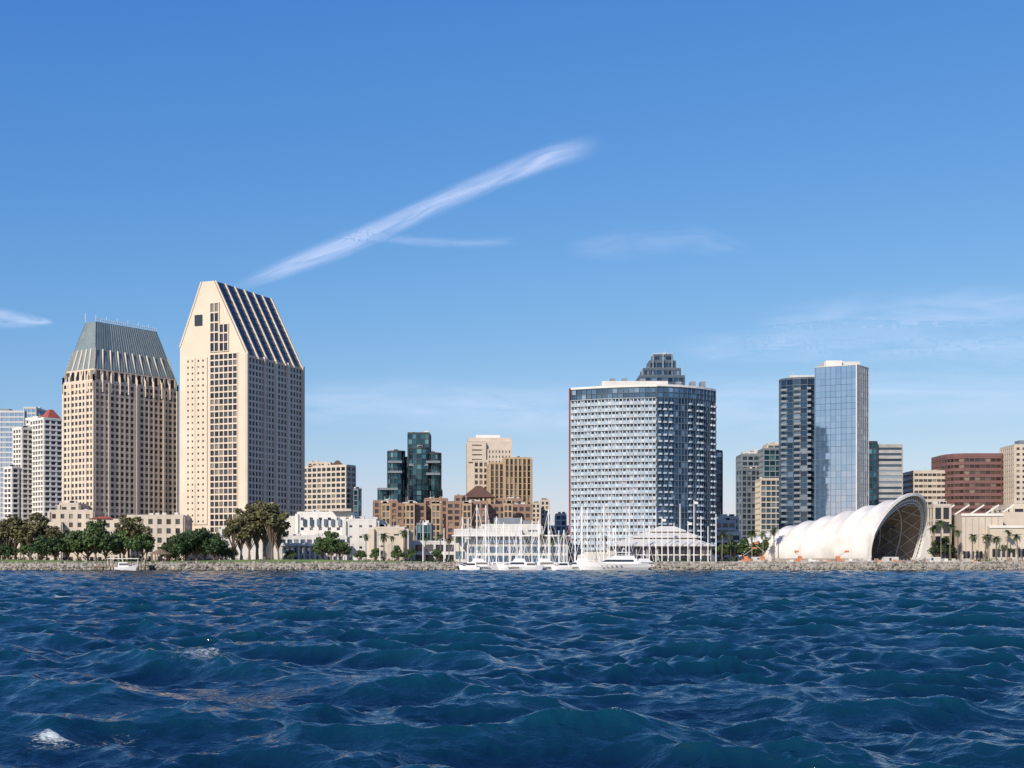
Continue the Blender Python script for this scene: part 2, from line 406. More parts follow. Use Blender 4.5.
facade(o, (X(488, 861.3), 861.3), (X(511, 861.5), 862.3), Z(500, 860), Z(449, 860), 10, 7, slab=1.7, pier=1.3, wall='beige', gl='w_dark')
facade(o, (X(470, 859.5), 859.5), (X(484, 859.5), 860), Z(462, 860), Z(443, 860), 4, 1, slab=2.2, pier=2.6, wall='beige', gl='w_bronze')
o.build()
o = Obj('tan_office_tower')
st = dict(wall='tan', gl='w_bronze', slab=0.35, pier=1.0, out=0.3, pout=0.8, mech=False)
tower(o, front(490, 531, 830, 30, 4), G, Z(464, 830), fh=3.6, bw=2.6, **st)
tower(o, front(505, 531, 829, 20, 4), G, Z(459, 830), fh=3.6, bw=2.6, **st)
o.build()
o = Obj('brick_hotel')
st = dict(wall='brick', gl='w_dark', slab=1.3, pier=1.2, out=0.5, mech=False)
for (a, b, y, d) in ((374, 397, 502, 780), (397, 425, 505, 770), (425, 447, 500, 778), (447, 487, 503, 768), (487, 531, 506, 776), (455, 478, 497, 786), (497, 522, 500, 790)):
    tower(o, front(a, b, d, 22, 2), G, Z(y, d), fh=3.4, bw=3.4, **st)
pyramid(o, 'hip_roof', 'brownroof', front(462, 495, 782, 16), Z(497, 780), Z(485, 780), 0.15)
for px in (386, 410, 436, 467, 508):
    o.prism('parapet', 'cream2', front(px - 6, px + 6, 766, 1.2), Z(529, 766), Z(526, 766))
    tower(o, front(px - 4, px + 4, 765.4, 1.6), G, Z(505, 766), fh=3.4, bw=2.2, wall='tan', gl='w_dark', slab=0.8, pier=0.6, out=0.3, mech=False)
for i in range(26):
    x = X(378 + i * 6, 764); o.abox('arcade', 'cream2', x, x + 0.8, 764, 765, G, G + 9)
o.build()
o = Obj('teal_glass_pavilion')
tower(o, front(417, 431, 700, 12), G, Z(525, 700), fh=4, bw=2, wall='greyframe', gl='w_teal', slab=0.3, pier=0.25, mech=False)
o.build()
for (a, b, y, d) in ((532, 540, 504, 960), (541, 549, 501, 980)):
    o = Obj('apartment_block')
    tower(o, front(a, b, d, 15), G, Z(y, d), fh=3.2, bw=2.7, wall='cream2', gl='w_dark', slab=1.2, pier=1.2, mech=False)
    o.build()
o = Obj('office_block')
tower(o, front(549, 571, 960, 25), G, Z(527, 960), fh=3.5, bw=3.5, wall='offwhite', gl='w_dark', slab=1.3, pier=0.8, mech=False)
tower(o, front(556, 566, 940, 15), G, Z(515, 940), fh=3.5, bw=3.5, wall='offwhite', gl='w_blue', slab=1.0, pier=0.6, mech=False)
o.build()

# ------------------------------------------------------------------ podiums / low buildings
o = Obj('hotel_podium')
st = dict(wall='cream2', gl='w_dark', slab=1.9, pier=2.2, out=0.4, mech=False)
for (a, b, y, d) in ((50, 92, 512, 676), (60, 78, 505, 682), (88, 128, 521, 668), (128, 182, 517, 674), (20, 60, 524, 672), (0, 22, 530, 680), (-60, 0, 526, 700)):
    tower(o, front(a, b, d, 18, 2), G, Z(y, d), fh=4.2, bw=4.2, **st)
pyramid(o, 'hip_roof', 'red', front(88, 112, 667, 12), Z(521, 668) + 1.1, Z(516, 668), 0.2)
o.build()
o = Obj('white_convention_building')
st = dict(wall='offwhite', gl='w_slate', slab=3.2, pier=2.6, out=0.4, mech=False)
tower(o, front(222, 262, 640, 25), G, Z(529, 640), fh=4.6, bw=4, **st)
tower(o, front(252, 300, 644, 25), G, Z(518, 640), fh=4.6, bw=4, **st)
tower(o, front(298, 352, 640, 25), G, Z(514, 640), fh=4.8, bw=4.2, **dict(st, wall='white'))
tower(o, front(280, 346, 632, 8), G, Z(538, 632), fh=4, bw=3, **dict(st, gl='w_blue', slab=1.3, pier=0.8))
tower(o, front(346, 376, 634, 25, -3), G, Z(521, 634), fh=5, bw=4.5, **dict(st, slab=3.8, pier=3.2))
tower(o, front(374, 404, 630, 25), G, Z(529, 630), fh=6, bw=6, **dict(st, wall='cream2', slab=4.4, pier=4.4))
for i in range(12):
    x = X(282 + i * 5.6, 631); o.abox('colonnade', 'offwhite', x, x + 0.7, 628, 629, G, Z(546, 629))
o.abox('colonnade_roof', 'offwhite', X(280, 628), X(349, 628), 627.5, 631.5, Z(546, 629) + 0.01, Z(543, 629))
o.abox('stair_roof', 'cream2', X(330, 632), X(350, 632), 636, 640, Z(514, 640) + 1.2, Z(509, 640))
for i in range(7):
    x = X(303 + i * 7, 639); o.abox('banner_panels', 'w_blue', x, x + 1.4, 638.6, 639.2, Z(526, 639), Z(519, 639))
o.build()
o = Obj('white_bayfront_pavilion')
tower(o, front(455, 520, 650, 30), G, Z(531, 650), fh=6.5, bw=5, wall='offwhite', gl='w_blue', slab=3.9, pier=0.6, mech=False)
tower(o, front(468, 567, 643.2, 10), G, Z(545.2, 643), fh=4, bw=3.2, wall='offwhite', gl='w_blue', slab=1.2, pier=0.5, mech=False, cap=0.05)
o.prism('walls_core', 'white', front(468, 567, 643, 10), Z(545, 643) + 0.2, Z(537, 643))
o.prism('blue_band', 'w_sky', front(478, 540, 642.6, 0.3), Z(543, 643), Z(540, 643))
tower(o, front(482, 540, 660, 20), G, Z(526, 655), fh=5, bw=7, wall='offwhite', gl='w_blue', slab=3.6, pier=2.5)
o.abox('canopy', 'white', X(452, 640), X(570, 640), 638, 645, Z(536.4, 640), Z(535, 640))
tower(o, front(404, 455, 655, 20), G, Z(543, 655), fh=4, bw=5, wall='offwhite', gl='w_dark', slab=1.5, pier=1.0, mech=False)
o.build()

# ------------------------------------------------------------------ broad bay hotel: pale wing + dark glass wing
o = Obj('bayfront_hotel')
Lw = arc((X(571.5, 652), 652), (X(656, 640), 640), 2.4, 8)
Rw = arc((X(657, 638), 638), (X(715, 657), 657), 3.6, 7)
zt = Z(399, 645)
nf = 24
fh = (zt - G - 6) / nf
for i in range(len(Lw) - 1):
    facade(o, Lw[i], Lw[i + 1], G + 6, zt, nf, 3, slab=0.4, pier=0.35, out=1.0, pout=0.6, wall='coolwhite', gl='w_slate', wp='floor_slabs')
    d, L = dirn(Lw[i], Lw[i + 1])
    for k in range(nf):
        z = G + 6 + k * fh
        for j in range(3):
            o.box('balcony_fronts', 'bluewhite' if j != (k % 3) else 'coolwhite', Lw[i], d, (j + 0.03) * L / 3, (j + 0.97) * L / 3, 0.85, 1.08 + 0.02 * j, z + 0.21, z + 1.35)
            if (j + k + i) % 3 == 0:
                o.box('window_panels', 'coolwhite', Lw[i], d, (j + 0.05) * L / 3, (j + 0.4) * L / 3, 0.0, 0.12, z + 0.2, z + fh - 0.2)
for i in range(len(Rw) - 1):
    facade(o, Rw[i], Rw[i + 1], G + 6, zt, nf, 3, slab=0.45, pier=0.25, out=0.3, wall='slateframe', gl='w_navy', wp='frames')
    d, L = dirn(Rw[i], Rw[i + 1])
    for k in range(nf):
        for j in range(2):
            if i in (2, 5) or (j == 1 and i % 2): continue
            u = (j + 0.12) * L / 2 + (0.5 if k % 2 else 0)
            o.box('balcony_fronts', 'bluewhite' if R.random() < .7 else 'coolwhite', Rw[i], d, u, u + L / 2 * 0.5, 0.3, 1.2, G + 6 + k * fh - 0.05, G + 6 + k * fh + 0.8)
back = [(X(715, 657) - 4, 692), (X(571, 652) + 2, 692)]
foot = Lw + Rw + back
for a, b in ((Rw[-1], back[0]), (back[0], back[1]), (back[1], Lw[0])):
    L = math.hypot(b[0] - a[0], b[1] - a[1])
    facade(o, a, b, G + 6, zt, nf, max(2, int(L / 4)), slab=1.1, pier=0.5, wall='offwhite', gl='w_slate')
o.prism('base', 'offwhite', foot, G, G + 6)
tower(o, foot, zt + 0.1, Z(388.5, 645), fh=2.5, bw=2.4, wall='slateframe', gl='w_blue', slab=0.2, pier=0.18, cap=0.1, mech=False)
o.prism('top_fascia', 'white', foot, Z(388.5, 645) + 0.2, Z(386, 645), grow=0.5)
o.prism('penthouse', 'offwhite', front(602, 668, 660, 18), Z(386, 645) + 0.1, Z(381, 660))
for px in (610, 622, 640, 676, 690, 700):
    o.abox('roof_plant', 'greyframe', X(px, 670), X(px + 5, 670), 668, 674, Z(386, 645), Z(379 if px < 660 else 382, 670))
d, L = dirn(Lw[0], Lw[1])
o.box('red_edge_fin', 'redpaint', Lw[0], d, -0.75, -0.2, -3, 1.3, G, Z(388, 650))
o.build()
o = Obj('stepped_dark_tower')
st = dict(wall='slateframe', gl='w_navy', slab=0.9, pier=0.5, out=0.5, fh=3.4, bw=3.2, mech=False)
tower(o, front(640, 684, 800, 26), G, Z(377, 800), **st)
tower(o, front(644, 680, 803, 20), Z(377, 800) + 1.2, Z(369, 800), **st)
tower(o, front(650, 675, 805, 16), Z(369, 800) + 1.2, Z(361, 800), **st)
tower(o, front(654, 672, 807, 12), Z(361, 800) + 1.2, Z(354, 800), **st)
for px in (642, 648, 653, 663, 672, 678, 682):
    o.beam('antenna', 'metal', (X(px, 803), 803, Z(377, 800)), (X(px, 803), 803, Z(366 if px not in (653, 663, 672) else 351, 800)), 0.3)
o.build()
o = Obj('dark_glass_tower')
tower(o, front(706, 722, 860, 20), G, Z(452, 860), fh=3.4, bw=3, wall='darkframe', gl='w_navy', slab=0.5, pier=0.3, mech=False)
o.build()

# ------------------------------------------------------------------ towers to the right
o = Obj('grey_condo_tower')
tower(o, corner(737, 742, 765, 830, 70), G, Z(470, 830), fh=3.2, bw=3, wall='greyframe', gl='w_slate', slab=1.0, pier=0.6, mech=False)
tower(o, front(742, 765, 835, 20), G, Z(455, 830), fh=3.2, bw=3.2, wall='greyframe', gl='w_slate', slab=1.1, pier=0.7, mech=False)
tower(o, front(744, 760, 840, 10), Z(455, 830) + 1.2, Z(452, 830), fh=3.2, bw=3.2, wall='offwhite', gl='w_slate', slab=0.8, pier=0.7, mech=False)
o.build()
o = Obj('teal_condo_tower')
st = dict(wall='cream2', gl='w_blue', slab=0.7, pier=0.35, out=0.5, fh=3.2, bw=3.2, mech=False)
tower(o, front(761, 781, 815, 20), G, Z(480, 815), **st)
tower(o, front(764, 781, 820, 20), G, Z(449, 815), **dict(st, gl='w_teal', wall='greyframe'))
tower(o, front(768, 780, 822, 16), G, Z(444, 815), **dict(st, gl='w_blue'))
o.build()
o = Obj('dark_balcony_tower')
fp = ([(X(781, 760), 764)] + arc((X(781.5, 758), 758), (X(815, 750), 750), 3, 5) + [(X(818, 770), 780), (X(784, 780), 788)])
st = dict(wall='slateframe', gl='w_navy', slab=0.35, pier=0.25, out=0.3, fh=3.1, bw=3, mech=False)
tower(o, fp, G, Z(380, 755), **st)
tower(o, front(790, 814, 760, 18), Z(380, 755) + 1.2, Z(376, 755), **dict(st, wall='offwhite'))
nfl = int((Z(380, 755) - G) / 3.1)
d, L = dirn(fp[1], fp[6])
for k in range(nfl):
    z = G + k * 3.1
    for (u0, u1) in ((0.0, 5.0), (7.5, 11.5), (14.5, 17.0)):
        o.box('balconies', 'greyframe', fp[1], d, u0 + 0.3, u1, 1.5, 3.6 if u0 else 1.9, z, z + 0.35)
        o.box('balcony_rails', 'greyframe', fp[1], d, u0 + 0.3, u1, 3.4 if u0 else 1.8, 3.7 if u0 else 2.0, z + 0.36, z + 1.2)
o.build()
o = Obj('blue_glass_tower')
fp = [(X(815, 738), 738), (X(857, 728), 728), (X(868.5, 741), 741), (X(868, 765), 766), (X(818, 765), 766)]
tower(o, fp, G, Z(367, 735), fh=3.2, bw=2.6, wall='w_blue', gl='w_sky', slab=0.16, pier=0.14, out=0.1, tilt=0.012,
      sides={1: dict(wall='offwhite', gl='w_slate', slab=0.7, pier=0.5), 2: dict(wall='offwhite', gl='w_slate', slab=0.7, pier=0.5)}, mech=False, cap=0.4, capmat='offwhite')
o.prism('crown', 'offwhite', front(824, 860, 742, 16), Z(367, 735) + 0.6, Z(361, 740))
o.prism('crown_fin', 'white', front(826, 842, 740, 1), Z(366, 738), Z(360.5, 740))
d, L = dirn(fp[0], fp[1])
o.box('corner_fin', 'offwhite', fp[0], d, L - 0.5, L + 0.2, 0.1, 0.6, G, Z(366, 735))
o.build()
o = Obj('grey_office_tower')
tower(o, front(868, 877, 858, 20), G, Z(443, 860), fh=3.5, bw=3, wall='darkframe', gl='w_teal', slab=0.8, pier=0.5, mech=False)
tower(o, front(877, 902, 860, 25), G, Z(446, 860), fh=3.5, bw=14, wall='concrete', gl='w_slate', slab=1.9, pier=0.6, mech=False)
o.build()
o = Obj('beige_office_block')
tower(o, front(914, 950, 880, 25), G, Z(472, 880), fh=3.7, bw=3, wall='beige', gl='w_bronze', slab=1.9, pier=0.3, mech=False)
o.build()
o = Obj('brown_round_office')
xa, xb = X(949, 870), X(1015, 870)
fp = [(xa, 884), (xa + 1.2, 877), (xa + 4, 872), (xa + 9, 869), (xb - 9, 869), (xb - 4, 872), (xb - 1.2, 877), (xb, 884), (xb, 905), (xa, 905)]
tower(o, fp, G, Z(457, 870), fh=3.8, bw=3.2, wall='brown', gl='w_bronze', slab=1.9, pier=0.25, cap=2.2, mech=False)
o.build()
o = Obj('beige_hotel_tower')
tower(o, front(1015, 1062, 850, 25), G, Z(446, 850), fh=3.4, bw=3.4, wall='cream2', gl='w_bronze', slab=1.8, pier=1.6)
o.build()
o = Obj('waterfront_convention_hall')
st = dict(wall='cream2', gl='w_dark', slab=2.6, pier=2.2, out=0.4, mech=False)
tower(o, front(922, 962, 640, 22), G, Z(518, 640), fh=6, bw=7, **st)
tower(o, front(934, 950, 632, 8), G, Z(507, 640), fh=6, bw=4, **dict(st, gl='w_dark', slab=1.2, pier=0.9))
o.prism('walls_core', 'beige', front(962, 1003, 626, 20), G, Z(514, 630))
o.prism('walls_core', 'beige', front(1003, 1080, 634, 25), G, Z(512, 634))
o.prism('walls_core', 'cream2', front(990, 1050, 622, 10), G, Z(526, 622))
o.prism('walls_core', 'offwhite', front(905, 934, 636, 10), G, Z(526, 636))
o.prism('parapet', 'white', front(961.5, 1003.5, 625.5, 0.4), Z(516, 626), Z(513.4, 626))
o.prism('parapet', 'white', front(989.5, 1050, 621.5, 0.4), Z(528, 622), Z(525.4, 622))
tower(o, front(1012, 1080, 650, 25), G, Z(506, 650), fh=6, bw=6, **st)
for i in range(5):
    x = X(940 + i * 15, 632)
    o.beam('roof_strut', 'white', (x, 640, Z(518, 640)), (x + 9, 640, Z(505, 640)), 0.6)
for i in range(9):
    x = X(964 + i * 4.2, 625); o.abox('openings', 'w_dark', x, x + 0.9, 625.6, 625.95, G + 1, G + 5.5)
for i in range(9):
    x = X(993 + i * 5, 621); o.abox('openings', 'w_dark', x, x + 1.2, 621.6, 621.95, G + 3, G + 6.5)
for i in range(6):
    x = X(966 + i * 6.5, 625); o.abox('joints', 'concrete', x, x + 0.25, 625.8, 625.97, G + 6, Z(516, 626))
o.build()
for (a, b, y, d) in ((690, 740, 534, 700), (722, 738, 518, 760), (715, 735, 522, 740)):
    o = Obj('low_office_block')
    tower(o, front(a, b, d, 20), G, Z(y, d), fh=3.6, bw=4, wall='offwhite', gl='w_dark', slab=1.4, pier=0.7, mech=False)
    o.build()
o = Obj('low_office_block')
tower(o, front(740, 800, 700, 20), G, Z(540, 700), fh=3.6, bw=4, wall='beige', gl='w_dark', slab=1.4, pier=0.7, mech=False)
o.build()

# ------------------------------------------------------------------ white roofed marina pavilion
o = Obj('marina_pavilion')
d0 = 612
def hip(o, part, mat, pl, pr, y0, y1, dd, depth, topw):
    x0, x1 = X(pl, dd), X(pr, dd); c = (x0 + x1) / 2; w = (x1 - x0) / 2; tw = w * topw
    z0, z1 = Z(y0, dd), Z(y1, dd); cy = dd + depth / 2
    v = [(x0, dd, z0), (x1, dd, z0), (x1, dd + depth, z0), (x0, dd + depth, z0),
         (c - tw, cy - depth * 0.2, z1), (c + tw, cy - depth * 0.2, z1), (c + tw, cy + depth * 0.2, z1), (c - tw, cy + depth * 0.2, z1)]
    lo = [(a, b, zz - 0.5) for a, b, zz in v[:4]]
    v += lo
    o.raw(part, mat, v, [(0, 1, 5, 4), (1, 2, 6, 5), (2, 3, 7, 6), (3, 0, 4, 7), (4, 5, 6, 7), (8, 9, 1, 0), (9, 10, 2, 1), (10, 11, 3, 2), (11, 8, 0, 3), (11, 10, 9, 8)])
hip(o, 'lower_roof', 'offwhite', 611, 715, 545, 537.5, d0, 34, 0.62)
hip(o, 'middle_roof', 'offwhite', 633, 702, 536.6, 531.5, d0 + 8, 20, 0.6)
hip(o, 'lantern_roof', 'offwhite', 650, 686, 530.5, 526, d0 + 12, 12, 0.4)
o.abox('clerestory', 'w_dark', X(636, 622), X(699, 622), d0 + 8.6, d0 + 27, Z(538.5, 622), Z(536.8, 622))
o.abox('lantern', 'w_dark', X(652, 624), X(684, 624), d0 + 13, d0 + 23, Z(532.4, 624), Z(530, 624) + 0.1)
tower(o, front(615, 711, d0 + 2.5, 28), G, Z(546.3, d0), fh=4.5, bw=4.5, wall='offwhite', gl='w_dark', slab=0.5, pier=0.35, mech=False, cap=0.2)
o.build()

# ------------------------------------------------------------------ concert shell
o = Obj('concert_shell')
d0 = 590
th = math.radians(48)
ax = Vector((math.cos(th), -math.sin(th), 0)); pp = Vector((math.sin(th), math.cos(th), 0))
cfront = Vector((X(897, d0), d0 - 2, G + 0.9))
Lx = 74.0
NR = 8; SUB = 6; NA = 44
def arch(s, phi, sag=0.0, inn=0.0):
    r = 10.0 + 7.8 * (s ** 0.85)
    r -= sag * 0.5 + inn
    lean = 9.5 * s
    hgt = r * (1.0 + 0.09 * s)
    c = cfront - ax * Lx * (1 - s)
    a = -math.radians(24) + phi * math.radians(228)
    zz = max(hgt * 0.407 + hgt * math.sin(a), 0)
    hz = zz / (hgt * 1.407)
    return c + pp * (-math.cos(a) * r * 1.08) + ax * (lean * (hz ** 1.5) - 2) + Vector((0, 0, zz * (0.80 + 0.22 * s ** 0.6)))
def surf(part, mat, inn):
    rows = []
    NS = NR * SUB
    for i in range(NS + 1):
        s = i / NS; fr = (i % SUB) / SUB
        sag = math.sin(math.pi * fr) if i % SUB else 0.0
        rows.append([arch(s, j / NA, sag, inn) for j in range(NA + 1)])
    vs = [p for r in rows for p in r]; fs = []
    for i in range(NS):
        for j in range(NA):
            a = i * (NA + 1) + j
            fs.append((a, a + 1, a + NA + 2, a + NA + 1))
    o.raw(part, mat, vs, fs); o.parts[part]['smooth'] = True
surf('membrane', 'membrane', 0.0)
surf('shaded_inner_face', 'tanmem', 0.35)  # inner face of the membrane, its shade put into the colour
for i in range(0, NR + 1):
    for j in range(NA):
        w = 1.2 if i == NR else 0.25
        o.beam('arch_ribs' if i < NR else 'front_arch', 'white', arch(i / NR, j / NA), arch(i / NR, (j + 1) / NA), w, w)
for i in range(2, NR + 1):
    for j in range(0, NA, 2):
        s = i / NR - 0.01
        o.beam('inner_arches', 'white', arch(s, j / NA, 0, 1.4), arch(s, (j + 2) / NA, 0, 1.4), 0.5)
        if i > 3 and j % 4 == 0:
            s0_ = (i - 1) / NR
            o.beam('inner_lattice', 'white', arch(s0_, j / NA, 0, 1.2), arch(s, (j + 4) / NA, 0, 1.2), 0.28)
            o.beam('inner_lattice', 'white', arch(s0_, (j + 4) / NA, 0, 1.2), arch(s, j / NA, 0, 1.2), 0.28)
for j in range(0, NA):
    o.beam('front_ring', 'white', arch(0.985, j / NA, 0, 2.2), arch(0.985, (j + 1) / NA, 0, 2.2), 0.35)
    o.beam('front_ring', 'white', arch(1.0, j / NA, 0, 0.4), arch(0.985, (j + 1) / NA, 0, 2.2), 0.2)
v = [arch(0.0, j / NA) for j in range(NA + 1)]
o.raw('back_wall', 'membrane', v, [tuple(range(NA + 1))])
sp = [cfront - ax * Lx * 0.9 + pp * s * 8 for s in (-1, 1)] + [cfront + ax * 3 + pp * s * 14 for s in (1, -1)]
fpp = [(sp[0].x, sp[0].y), (sp[3].x, sp[3].y), (sp[2].x, sp[2].y), (sp[1].x, sp[1].y)]
o.prism('stage', 'concrete', fpp, G, G + 1.5)
for s in (-9, -3, 3, 9):
    b = cfront - ax * 8 + pp * s
    for z in range(0, 15, 3):
        o.beam('truss_brace', 'darkframe', (b.x - 0.5, b.y, G + 1.5 + z), (b.x + 0.5, b.y, G + 4.5 + z), 0.15)
    for dx in (-0.5, 0.5): o.beam('truss_tower', 'darkframe', (b.x + dx, b.y, G + 1.5), (b.x + dx, b.y, G + 17), 0.2)
    if s < 9: o.beam('truss_beam', 'darkframe', (b.x, b.y, G + 15.5), (b.x + pp.x * 6, b.y + pp.y * 6, G + 15.5), 0.6)
for s in range(-4, 5):
    b = cfront - ax * 20 + pp * s * 3
    o.beam('stage_wall', 'wood', (b.x, b.y, G + 1.5), (b.x, b.y, G + 11 + (s % 2)), 2.5)
o.build()

def boomlift(x, y, h, rch):
    o = Obj('boom_lift')
    o.abox('chassis', 'orange', x - 1.5, x + 1.5, y - 1, y + 1, G + 0.7, G + 1.7)
    for dx in (-1, 1):
        for dy in (-1.0, 1.0):
            n = 10
            v = [(x + dx + 0.5 * math.cos(2 * math.pi * i / n), y + dy + e, G + 0.5 + 0.5 * math.sin(2 * math.pi * i / n)) for e in (-0.2, 0.2) for i in range(n)]
            o.raw('wheels', 'darkframe', v, [tuple(range(n)), tuple(range(2 * n - 1, n - 1, -1))] + [(i, (i + 1) % n, n + (i + 1) % n, n + i) for i in range(n)])
    o.abox('turret', 'orange', x - 0.8, x + 0.8, y - 0.6, y + 0.6, G + 1.71, G + 3.0)
    o.beam('boom', 'orange', (x, y, G + 2.4), (x - rch * 0.4, y, G + h * 0.55), 0.25)
    o.beam('boom', 'concrete', (x - rch * 0.4, y, G + h * 0.55), (x + rch, y, G + h), 0.2)
    o.abox('basket', 'orange', x + rch - 0.2, x + rch + 1.4, y - 0.6, y + 0.6, G + h, G + h + 0.8)
    o.build()
for px, d, h, r_ in ((746, 578, 6, 3), (762, 576, 8, -3), (800, 574, 4.5, -2), (838, 572, 4.5, 3)): boomlift(X(px, d), d, h, r_)
o = Obj('construction_fence')
for i in range(84):
    x = X(738, 572) + i * 1.5
    o.beam('posts', 'metal', (x, 571, G), (x, 571, G + 2.2), 0.1)
    if R.random() < 0.7: o.abox('netting', R.choice(('orange', 'white', 'concrete', 'brick', 'concrete', 'beige')), x + 0.06, x + 1.44, 570.98, 571.02, G + 0.1, G + R.choice((1.2, 1.6, 2.0)))
o.build()
o = Obj('seating_terrace')
for i in range(5):
    o.abox('steps', 'concrete' if i % 2 else 'brick', X(775, 580), X(868, 580) - i * 1.0, 573 + i * 1.6, 574.6 + i * 1.6, G, G + 0.45 + i * 0.4)
o.build()
for px, d in ((752, 576), (884, 574), (926, 577)):
    o = Obj('site_container'); x = X(px, d)
    o.abox('body', 'offwhite', x, x + 6, d, d + 2.4, G + 0.15, G + 2.7)
    for i in range(12): o.abox('ribs', 'offwhite', x + 0.3 + i * 0.48, x + 0.45 + i * 0.48, d - 0.05, d, G + 0.3, G + 2.6)
    o.abox('door', 'darkframe', x + 2.2, x + 3.1, d - 0.08, d - 0.051, G + 0.3, G + 2.3)
    o.build()

# ------------------------------------------------------------------ vegetation
def leafcluster(o, part, mat, c, r, n, size, flat=0.8):
    for _ in range(n):
        while True:
            p = Vector((R.uniform(-1, 1), R.uniform(-1, 1), R.uniform(-1, 1)))
            if 0.15 < p.length < 1: break
        p = p * (0.55 + 0.45 * R.random()) / max(p.length, 0.5)
        p.z *= flat
        q = Vector(c) + p * r
        s = size * R.uniform(0.6, 1.5)
        a = Vector((R.uniform(-1, 1), R.uniform(-1, 1), R.uniform(-1, 1))).normalized()
        b = a.cross(Vector((R.uniform(-1, 1), R.uniform(-1, 1), R.uniform(-1, 1)))).normalized()
        o.poly(part, mat, [q - a * s, q + b * s * 0.6, q + a * s, q - b * s * 0.6])
def make_tree(name, mat, h, cr, trunk_h, lobes, n, size, lr0=0.26, lr1=0.42):
    o = Obj(name)
    top = Vector((R.uniform(-.5, .5), R.uniform(-.5, .5), trunk_h))
    o.beam('trunk', 'bark', (0, 0, 0), top * 0.55, 0.9, sides=7, w2=0.65)
    o.beam('trunk', 'bark', top * 0.55, top, 0.65, sides=7, w2=0.45)
    for i in range(lobes):
        a = i * 2.399 + R.random() * 0.7; rr = cr * math.sqrt((i + 0.5) / lobes) * R.uniform(0.7, 1.0)
        zz = trunk_h + (h - trunk_h) * (1 - (rr / cr) ** 2 * 0.7) * R.uniform(0.4, 0.95)
        c = Vector((math.cos(a) * rr * 0.8, math.sin(a) * rr * 0.8, zz))
        lr = cr * R.uniform(lr0, lr1)
        o.beam('limbs', 'bark', top * R.uniform(0.6, 1), c, 0.35, sides=5, w2=0.1)
        leafcluster(o, 'foliage', mat, c, lr, n, size)
    return o.meshes((0, 0, 0))
T_dark = [make_tree('t', 'leafdark', 12, 7, 3, 16, 170, 0.45) for _ in range(4)]
T_green = [make_tree('t', 'leaf', 12, 5.5, 3.5, 13, 150, 0.42) for _ in range(3)]
T_olive = [make_tree('t', 'leafbrown', 19, 5.2, 6, 22, 75, 0.42, 0.2, 0.36) for _ in range(4)]
def make_palm(h):
    o = Obj('palm')
    lean = R.uniform(-0.6, 0.6)
    pr = Vector((0, 0, 0))
    for i in range(5):
        q = Vector((lean * ((i + 1) / 5) ** 2, 0, h * (i + 1) / 5)); o.beam('trunk', 'palmbark', pr, q, 0.5 - i * 0.03, sides=7, w2=0.47 - i * 0.03); pr = q
    for k in range(30):
        a = k * 2.399; el = R.uniform(-0.7, 1.2); Lf = R.uniform(2.0, 2.9)
        d = Vector((math.cos(a), math.sin(a), 0)); prev = pr.copy(); n = 7
        for i in range(n):
            t = (i + 1) / n; e = el - t * 1.3
            cur = prev + (d * math.cos(e) + Vector((0, 0, math.sin(e)))) * Lf / n
            side = d.cross(Vector((0, 0, 1)))
            wl = 0.55 * math.sin(math.pi * min(0.95, t * 0.8 + 0.15)) + 0.1
            for sgn in (-1, 1):
                mid = (prev + cur) / 2
                o.poly('fronds', 'frond', [prev, cur, mid + side * sgn * wl + Vector((0, 0, -0.25 * wl)) + (cur - prev) * 0.6])
            prev = cur
    return o.meshes((0, 0, 0))
PALM = [make_palm(9), make_palm(12), make_palm(14)]
def tree(kind, px, d, hpx, name):
    ms = R.choice(kind)
    hh = max(v.co.z for v in ms[-1][1].vertices)
    h = hpx * d / F; s = h / hh
    ws = s * R.uniform(0.9, 1.2)
    place(name, ms, (X(px, d), d, G - 0.1), R.uniform(0, 6.28), (ws, ws, s))
for px, h in ((-8, 38), (0, 42), (8, 46), (16, 50), (24, 44), (31, 50), (39, 52), (47, 46), (55, 38)): tree(T_olive, px, 600 + R.uniform(-6, 6), h, 'eucalyptus_tree')
for px, h in ((5, 24), (30, 26), (42, 30), (56, 29), (68, 28), (78, 34), (88, 38), (96, 46), (106, 34)): tree(T_dark if R.random() < .5 else T_green, px, 594 + R.uniform(-4, 6), h, 'ficus_tree')
for px, h in ((120, 42), (129, 50), (138, 48), (147, 38)): tree(T_olive, px, 600, h, 'eucalyptus_tree')
for px, h in ((124, 34), (142, 30)): tree(T_green, px, 596, h, 'broadleaf_tree')
for px, h in ((168, 22), (176, 29), (186, 34), (196, 37), (205, 34), (214, 32), (221, 22)): tree(T_dark, px, 594 + R.uniform(-4, 4), h, 'ficus_tree')
for px, h in ((234, 48), (241, 56), (249, 60), (257, 62), (265, 65), (272, 62), (279, 50)): tree(T_olive, px, 600 + R.uniform(-4, 4), h, 'eucalyptus_tree')
for px, h in ((232, 18), (290, 14), (322, 28), (331, 34), (340, 24), (360, 14), (376, 16), (398, 18), (411, 16), (437, 15)): tree(T_green, px, 606, h, 'broadleaf_tree')
for px, h in ((722, 20), (734, 24), (745, 26), (757, 22), (771, 28), (776, 32), (938, 24), (946, 28), (1003, 22), (1020, 20)): tree(T_green, px, 625, h, 'broadleaf_tree')
for px, h in ((10, 30), (66, 30), (120, 30), (366, 26), (384, 27), (392, 24), (404, 30), (425, 24), (441, 26), (449, 22), (460, 23), (530, 24), (541, 26), (552, 22), (561, 26), (606, 24), (722, 28), (731, 26), (752, 30), (763, 28), (774, 33),
              (934, 36), (941, 40), (950, 36), (958, 30), (972, 26), (985, 26), (996, 24), (1007, 30), (1018, 26)):
    tree(PALM, px, 616 + R.uniform(-6, 6), h + 4, 'palm_tree')
